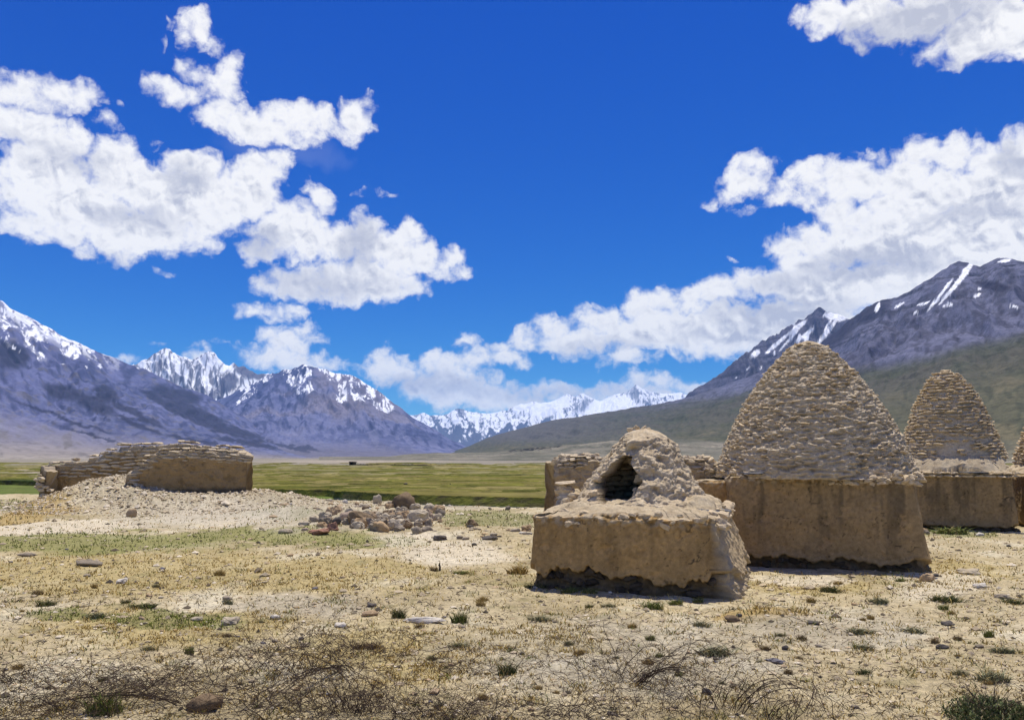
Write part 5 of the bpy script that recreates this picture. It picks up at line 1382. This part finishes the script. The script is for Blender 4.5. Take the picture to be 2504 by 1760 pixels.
def tuft(px, py, wpx, hpx, kind, label=None, group='grass tufts on the dry ground'):
    x, y, h = on_ground(px, py); w = wpx / FPX * y; hh = hpx / FPX * y
    o = add_obj('grass_tuft', TUFT[kind][rs.randint(4)], None, (x, y + .1, h - .005), (0, 0, rs.uniform(-.4, .4)), (w, w * .7, hh * 1.5))
    return tag(o, label or 'one of the small low tufts dotted over the dry ground', 'grass tuft', group)
TF = [(971, 1514, 44, 26, 'dark', 'dark green bushy tuft left of the long white slab'), (1123, 1528, 46, 32, 'green', 'bright green upright tuft right of the long white slab'),
 (101, 1484, 56, 16, 'dark', 'dark green low tuft at the far left'), (338, 1488, 76, 12, 'dark', 'long dark flat tuft in the straw grass'),
 (224, 1515, 64, 16, 'grey', 'grey green tuft below the far left dark one'), (1240, 1656, 54, 30, 'dark', 'dark green tuft low in the middle of the ground'),
 (234, 1756, 100, 50, 'green', 'tall green tuft cut by the bottom edge at left'), (354, 1596, 44, 14, 'grey', 'small grey tuft above the brown boulder'),
 (1121, 1590, 54, 18, 'grey', 'grey tuft below the bright green upright one'), (894, 1592, 70, 18, 'brown', 'brownish tuft among the middle dry brush'),
 (1293, 1440, 24, 12, 'dark', 'tiny green tuft in front of the left corner of the broken tomb'), (1330, 1441, 44, 14, 'dark', 'second green tuft along the front of the broken tomb'),
 (1395, 1452, 50, 14, 'green', 'wide green tuft in front of the broken tomb, its left half'), (1442, 1453, 44, 14, 'green', 'wide green tuft in front of the broken tomb, its right half'),
 (1601, 1492, 62, 20, 'green', 'green tuft on open ground below the broken tomb'), (1655, 1482, 42, 14, 'green', 'light green tuft right of the one below the broken tomb'),
 (1712, 1476, 30, 12, 'green', 'small green tuft off the right corner of the broken tomb'), (1492, 1488, 42, 12, 'grey', 'grey green tuft below the middle of the broken tomb'),
 (2037, 1450, 58, 17, 'dark', 'dark green tuft in front of the largest tomb'), (2157, 1476, 60, 13, 'grey', 'low grey tuft in front of the right end of the largest tomb'),
 (2326, 1474, 90, 18, 'dark', 'long dark green tuft right of the largest tomb'), (2487, 1480, 54, 16, 'dark', 'dark tuft cut by the right edge'),
 (1721, 1537, 46, 16, 'grey', 'grey tuft below the dark brown stone'), (1595, 1570, 28, 16, 'green', 'small round green tuft in open ground'),
 (1759, 1606, 110, 22, 'grey', 'widest grey green tuft above the arched stems'), (2124, 1594, 52, 15, 'grey', 'grey tuft right of the bluish slate'),
 (2124, 1657, 46, 18, 'dark', 'dark tuft halfway to the green bush'), (1969, 1570, 30, 16, 'brown', 'brown dry tuft above the small black stone'),
 (2116, 1553, 70, 14, 'grey', 'flat grey tuft in the right half'), (2244, 1551, 70, 14, 'grey', 'flat grey tuft left of the dark slab at right'),
 (2446, 1674, 104, 26, 'grey', 'broad silvery tuft above the green bush'), (2364, 1658, 46, 16, 'grey', 'small silvery tuft left of the broad one'),
 (2468, 1600, 66, 15, 'grey', 'grey tuft near the right edge'), (1265, 1404, 58, 22, 'straw', 'straw coloured clump against the left foot of the broken tomb'),
 (1060, 1398, 24, 13, 'brown', 'dark brown tuft beside the thin dark stalk'), (1130, 1405, 50, 9, 'green', 'flat green cushion left of the broken tomb'),
 (1323, 1522, 66, 16, 'grey', 'greyish tuft below the wide green one'), (1394, 1583, 28, 14, 'grey', 'small grey tuft in the middle ground'),
 (1961, 1619, 30, 12, 'brown', 'small brown tuft right of the bluish slate'), (2356, 1571, 22, 16, 'brown', 'upright brown tuft between the two dark stones'),
 (2330, 1305, 100, 16, 'green', 'light green grass growing at the foot of the stepped tomb')]
for q in TF: tuft(*q)
for i in range(64):
    w = rs.uniform(14, 34); tuft(rs.uniform(0, 2504), 1400 + 350 * rs.uniform(0, 1), w, w * rs.uniform(.35, .6), ['grey', 'green', 'brown', 'straw', 'dark', 'straw'][rs.randint(6)])

# ------------------------------------------------------------------ dry brush
m_tw, T, b = new_mat('dry_twig', .9, .1)
geo = T.node('ShaderNodeNewGeometry'); T.l.new(T.mix(geo.outputs['Random Per Island'], (.030, .022, .018), (.10, .07, .05)), b.inputs['Base Color'])
def tubes(lines, rad, sides=3):
    """lines: list of (k,3) arrays -> thin tapering tubes"""
    Vs, Fs, off = [], [], 0
    ang = np.arange(sides) * 2 * math.pi / sides
    for P, r0 in zip(lines, rad):
        k = len(P); t = np.gradient(P, axis=0); t /= np.linalg.norm(t, axis=1)[:, None] + 1e-9
        a = np.cross(t, (.31, .17, .93)); a /= np.linalg.norm(a, axis=1)[:, None] + 1e-9; b_ = np.cross(t, a)
        rr = r0 * np.linspace(1, .35, k)
        V = P[:, None] + rr[:, None, None] * (a[:, None] * np.cos(ang)[None, :, None] + b_[:, None] * np.sin(ang)[None, :, None])
        Vs.append(V.reshape(-1, 3)); Fs.append(grid_faces(k, sides, True) + off); off += k * sides
    return np.concatenate(Vs), np.concatenate(Fs)
def twig(r, p, az, L, arch, k=9, droop=1.0):
    """a stem that rises, arches over and comes down"""
    t = np.linspace(0, 1, k); a = az + np.cumsum(r.normal(0, .24, k))
    st = L / (k - 1); X = np.cumsum(np.cos(a) * st); Y = np.cumsum(np.sin(a) * st)
    Z = arch * 4 * t * (1 - t * .92 * droop) * .6 + np.cumsum(r.normal(0, .016, k))
    P = np.stack([X, Y, Z], -1); P -= P[0]; P += p
    return P
def dry_shrub(px, py, wpx, hpx, n, seed, label, dense=1.0, arch=1.0, fine=.5):
    r = np.random.RandomState(seed); x, y, h = on_ground(px, py); w = wpx / FPX * y; hh = hpx / FPX * y
    lines, rad = [], []
    nb = 4
    for i in range(int(n * 1.05)):
        base = np.array([r.normal(0, w * .22), r.normal(0, w * .12), 0])
        az = r.choice([0, math.pi]) + r.normal(0, .75); L = w * r.uniform(.25, .62)
        P = twig(r, base, az, L, hh * r.uniform(.25, 1.0) * arch, 10, r.uniform(.75, 1.05)); lines.append(P); rad.append(r.choice([.0012, .0016, .0022, .0034], p=[.35, .3, .25, .1]) * (y / 6.5))
        for j in range(r.randint(1, nb)):
            s = r.randint(2, 8); q = twig(r, P[s], az + r.normal(0, .9), L * r.uniform(.15, .45), hh * r.uniform(-.1, .25), 5, 1.0); lines.append(q); rad.append(r.uniform(.0012, .0022) * (y / 6.5))
    V, F = tubes(lines, rad)
    o = add_obj('dry_shrub', make_mesh('dry_shrub', V, F, m_tw, True), None, (x, y, h - .01))
    return tag(o, label, 'dry shrub', 'dry brush along the foreground')
SH = [(150, 1740, 520, 110, 150, 'tangled dark dry brush in the bottom left corner'), (380, 1690, 420, 90, 100, 'thin sprawling dry brush left of the brown boulder'),
 (60, 1660, 300, 60, 60, 'sparse dry stems at the left edge above the tangle'), (720, 1650, 460, 150, 120, 'open dry brush with tall stems left of centre'),
 (640, 1740, 420, 110, 110, 'dark dry brush right of the brown boulder at the bottom'), (860, 1742, 240, 120, 130, 'dense dark upright brush at the bottom left of centre'),
 (1080, 1758, 330, 90, 150, 'low dense grey brush at the bottom centre'), (1120, 1640, 330, 70, 45, 'faint dry stems in the middle of the foreground'),
 (1560, 1668, 430, 130, 90, 'spreading dry brush left of the arched stems'), (1700, 1745, 260, 150, 60, 'long stems hanging down below the spreading brush'),
 (1440, 1750, 300, 70, 80, 'thin twiggy mat along the bottom right of centre'), (1930, 1752, 230, 130, 46, 'bundle of arched dry stems looping to the ground'),
 (880, 1600, 200, 60, 40, 'small dry twigs above the dense upright brush'), (2180, 1752, 330, 40, 22, 'few thin stems lying left of the green bush')]
for i, q in enumerate(SH): dry_shrub(*q[:5], 500 + i, q[5])
def bundle(px0, py0, px1, py1, hpx, n, seed, label):
    """several long stems arching together from one point to another"""
    r = np.random.RandomState(seed); a = np.array(on_ground(px0, py0)); b_ = np.array(on_ground(px1, py1)); hh = hpx / FPX * a[1]
    lines, rad = [], []
    for i in range(n):
        t = np.linspace(0, 1, 16); e = b_ + r.normal(0, .06, 3) * [1, 1, 0]; s = a + r.normal(0, .04, 3) * [1, 1, 0]; f = r.uniform(.8, 1.08)
        P = s[None] * (1 - t[:, None]) + e[None] * t[:, None]; P[:, 2] += hh * f * (4 * t * (1 - t)) ** .8; P[:, 1] += .05 * np.sin(t * 5 + r.uniform(0, 6)); P[:, 0] += .02 * np.cumsum(r.normal(0, .4, 16))
        k = r.randint(9, 17); lines.append(P[:k] - a); rad.append(r.uniform(.002, .0042))
    V, F = tubes(lines, rad)
    o = add_obj('arched_stems', make_mesh('arched_stems', V, F, m_tw, True), None, a.tolist()); tag(o, label, 'dry stems', 'dry brush along the foreground')
bundle(1815, 1738, 2045, 1768, 80, 10, 1, 'larger arch of bundled dry stems at bottom right of centre')
bundle(1895, 1760, 2000, 1768, 50, 6, 2, 'smaller inner arch of bundled dry stems')
bundle(1560, 1668, 1800, 1748, 60, 14, 3, 'long bundled stems sweeping down from the spreading brush')
bundle(430, 1720, 20, 1762, 40, 12, 4, 'long dark stems sweeping through the bottom left tangle')
bundle(840, 1640, 600, 1772, 40, 12, 5, 'long stems running down left from the open brush')
def litter():
    x, y, r = scatter_pts(3600, 4.9, 12.5, 25, .68); z = H(x, y); lines, rad = [], []
    for i in range(len(x)):
        L = r.uniform(.05, .22); lines.append(twig(r, np.array([x[i], y[i], z[i] + .002]), r.uniform(0, 6.28), L, L * r.uniform(.0, .25), 5)); rad.append(.0012 + .00022 * y[i])
    V, F = tubes(lines, rad); o = add_obj('dry_litter', make_mesh('dry_litter', V, F, m_tw, True)); tag(o, kind='stuff')
litter()
# green bush in the bottom right corner
def green_bush():
    x, y, h = on_ground(2425, 1762); r = np.random.RandomState(3); w = 210 / FPX * y; hh = 52 / FPX * y
    root = add_obj('green_bush', None, None, (x, y, h)); tag(root, 'low dark green leafy bush in the bottom right corner', 'bush')
    n = 3800; th = r.uniform(0, 6.28, n); ph = np.arccos(r.uniform(0, 1, n)); q = r.uniform(.55, 1.0, n) * (1 + .22 * perlin(np.cos(th) * 3, np.sin(th) * 3, ph * 2))
    X, Y, Zq = q * np.sin(ph) * np.cos(th) * w / 2, q * np.sin(ph) * np.sin(th) * w * .33, q * np.cos(ph) * hh
    col = np.array([(.125, .145, .055)]) * r.uniform(.45, 1.6, (n, 1)); dry = r.uniform(0, 1, n) < .22; col[dry] = (.28, .23, .12)
    V, F, C = blades(X, Y, Zq, r.uniform(.012, .03, n), np.full(n, .011), .9, col, r)
    o = add_obj('foliage', make_mesh('foliage', V, F, M_GRASS, False, C), root); o['kind'] = 'stuff'
    lines = [twig(r, np.array([r.normal(0, .03), r.normal(0, .03), 0]), r.uniform(0, 6.28), w * r.uniform(.25, .5), hh * .8, 7, .4) for i in range(60)]
    V, F = tubes(lines, [.003] * 60); add_obj('stem', make_mesh('stem', V, F, m_tw, True), root)
green_bush()
# thin dark stalk beside the brown tuft, pale stake by the corner of the broken tomb
x, y, h = on_ground(1075, 1394)
V, F = tubes([np.array([(0, 0, -.02), (.005, 0, .05), (-.004, 0, .10), (.006, 0, .13)])], [.02], 6)
tag(add_obj('stalk', make_mesh('stalk', V, F, m_tw, True), None, (x, y, h)), 'short thick dark stalk standing alone on the pale ground', 'stalk')
m_wd, T, b = new_mat('bleached_wood', .8, .1); b.inputs['Base Color'].default_value = (.42, .38, .32, 1)
x, y, h = on_ground(1750, 1446)
V, F = tubes([np.array([(-.015, -.03, -.02), (-.004, -.01, .07), (.012, .02, .16), (.03, .05, .2)])], [.013], 6)
tag(add_obj('stake', make_mesh('stake', V, F, m_wd, True), None, (x, y, h)), 'pale bleached stick leaning on the corner of the broken tomb', 'stick')

# ------------------------------------------------------------------ far away on the meadow
def far_hut():
    d = 288.0; x0 = PX(857, d); root = add_obj('stone_hut', None, None, (x0, d, -1.1)); tag(root, 'tiny dark flat roofed hut far across the meadow', 'hut')
    def bxm(a, b_): 
        a, b_ = np.array(a), np.array(b_); V = np.array([[(a, b_)[i][0], (a, b_)[j][1], (a, b_)[k][2]] for i in (0, 1) for j in (0, 1) for k in (0, 1)], float)
        return V, np.array([[0, 1, 3, 2], [4, 6, 7, 5], [0, 4, 5, 1], [2, 3, 7, 6], [0, 2, 6, 4], [1, 5, 7, 3]])
    def add(nm, a, b_, mat): V, F = bxm(a, b_); add_obj(nm, make_mesh(nm, V, F, mat, False), root)
    add('wall', (0, 0, 0), (.5, 2.2, 1.2), M_DARKSTONE); add('wall', (1.3, 0, 0), (2.1, 2.2, 1.15), M_DARKSTONE); add('wall', (.5, 1.9, 0), (1.3, 2.2, 1.2), M_DARKSTONE)
    add('roof', (-.15, -.25, 1.2), (2.3, 2.4, 1.42), M_DARKSTONE)
    # long low dyke running right from the hut
    n = 90; xs = np.linspace(2.4, 46, n); r = np.random.RandomState(2)
    rows = []
    for (dy, k) in ((-.35, 0), (-.2, 1), (.2, 1), (.35, 0)): rows.append(np.stack([xs, dy + 1 + .3 * np.sin(xs / 5), k * (.42 - .25 * xs / 46) * (1 + .5 * r.normal(0, .4, n)) - (1 - k) * .1], -1))
    o = add_obj('stone_dyke', make_mesh('stone_dyke', np.concatenate(rows), grid_faces(4, n), M_DARKSTONE, False), None, (x0, d, -1.0)); tag(o, 'long low dark dyke running right from the far hut', 'dyke')
far_hut()
d = 2.8 * 1965 / (1185 - 1118)
for px, w, lb in ((995, .42, 'dark rock alone on the meadow beyond the heap'), (1103, .14, 'tiny dark stone on the meadow right of the dark rock')):
    o = add_obj('rock', RND['dark'][3], None, (PX(px, d), d, -.86), (0, 0, .4), (w, w * .8, w * .55)); tag(o, lb, 'rock')
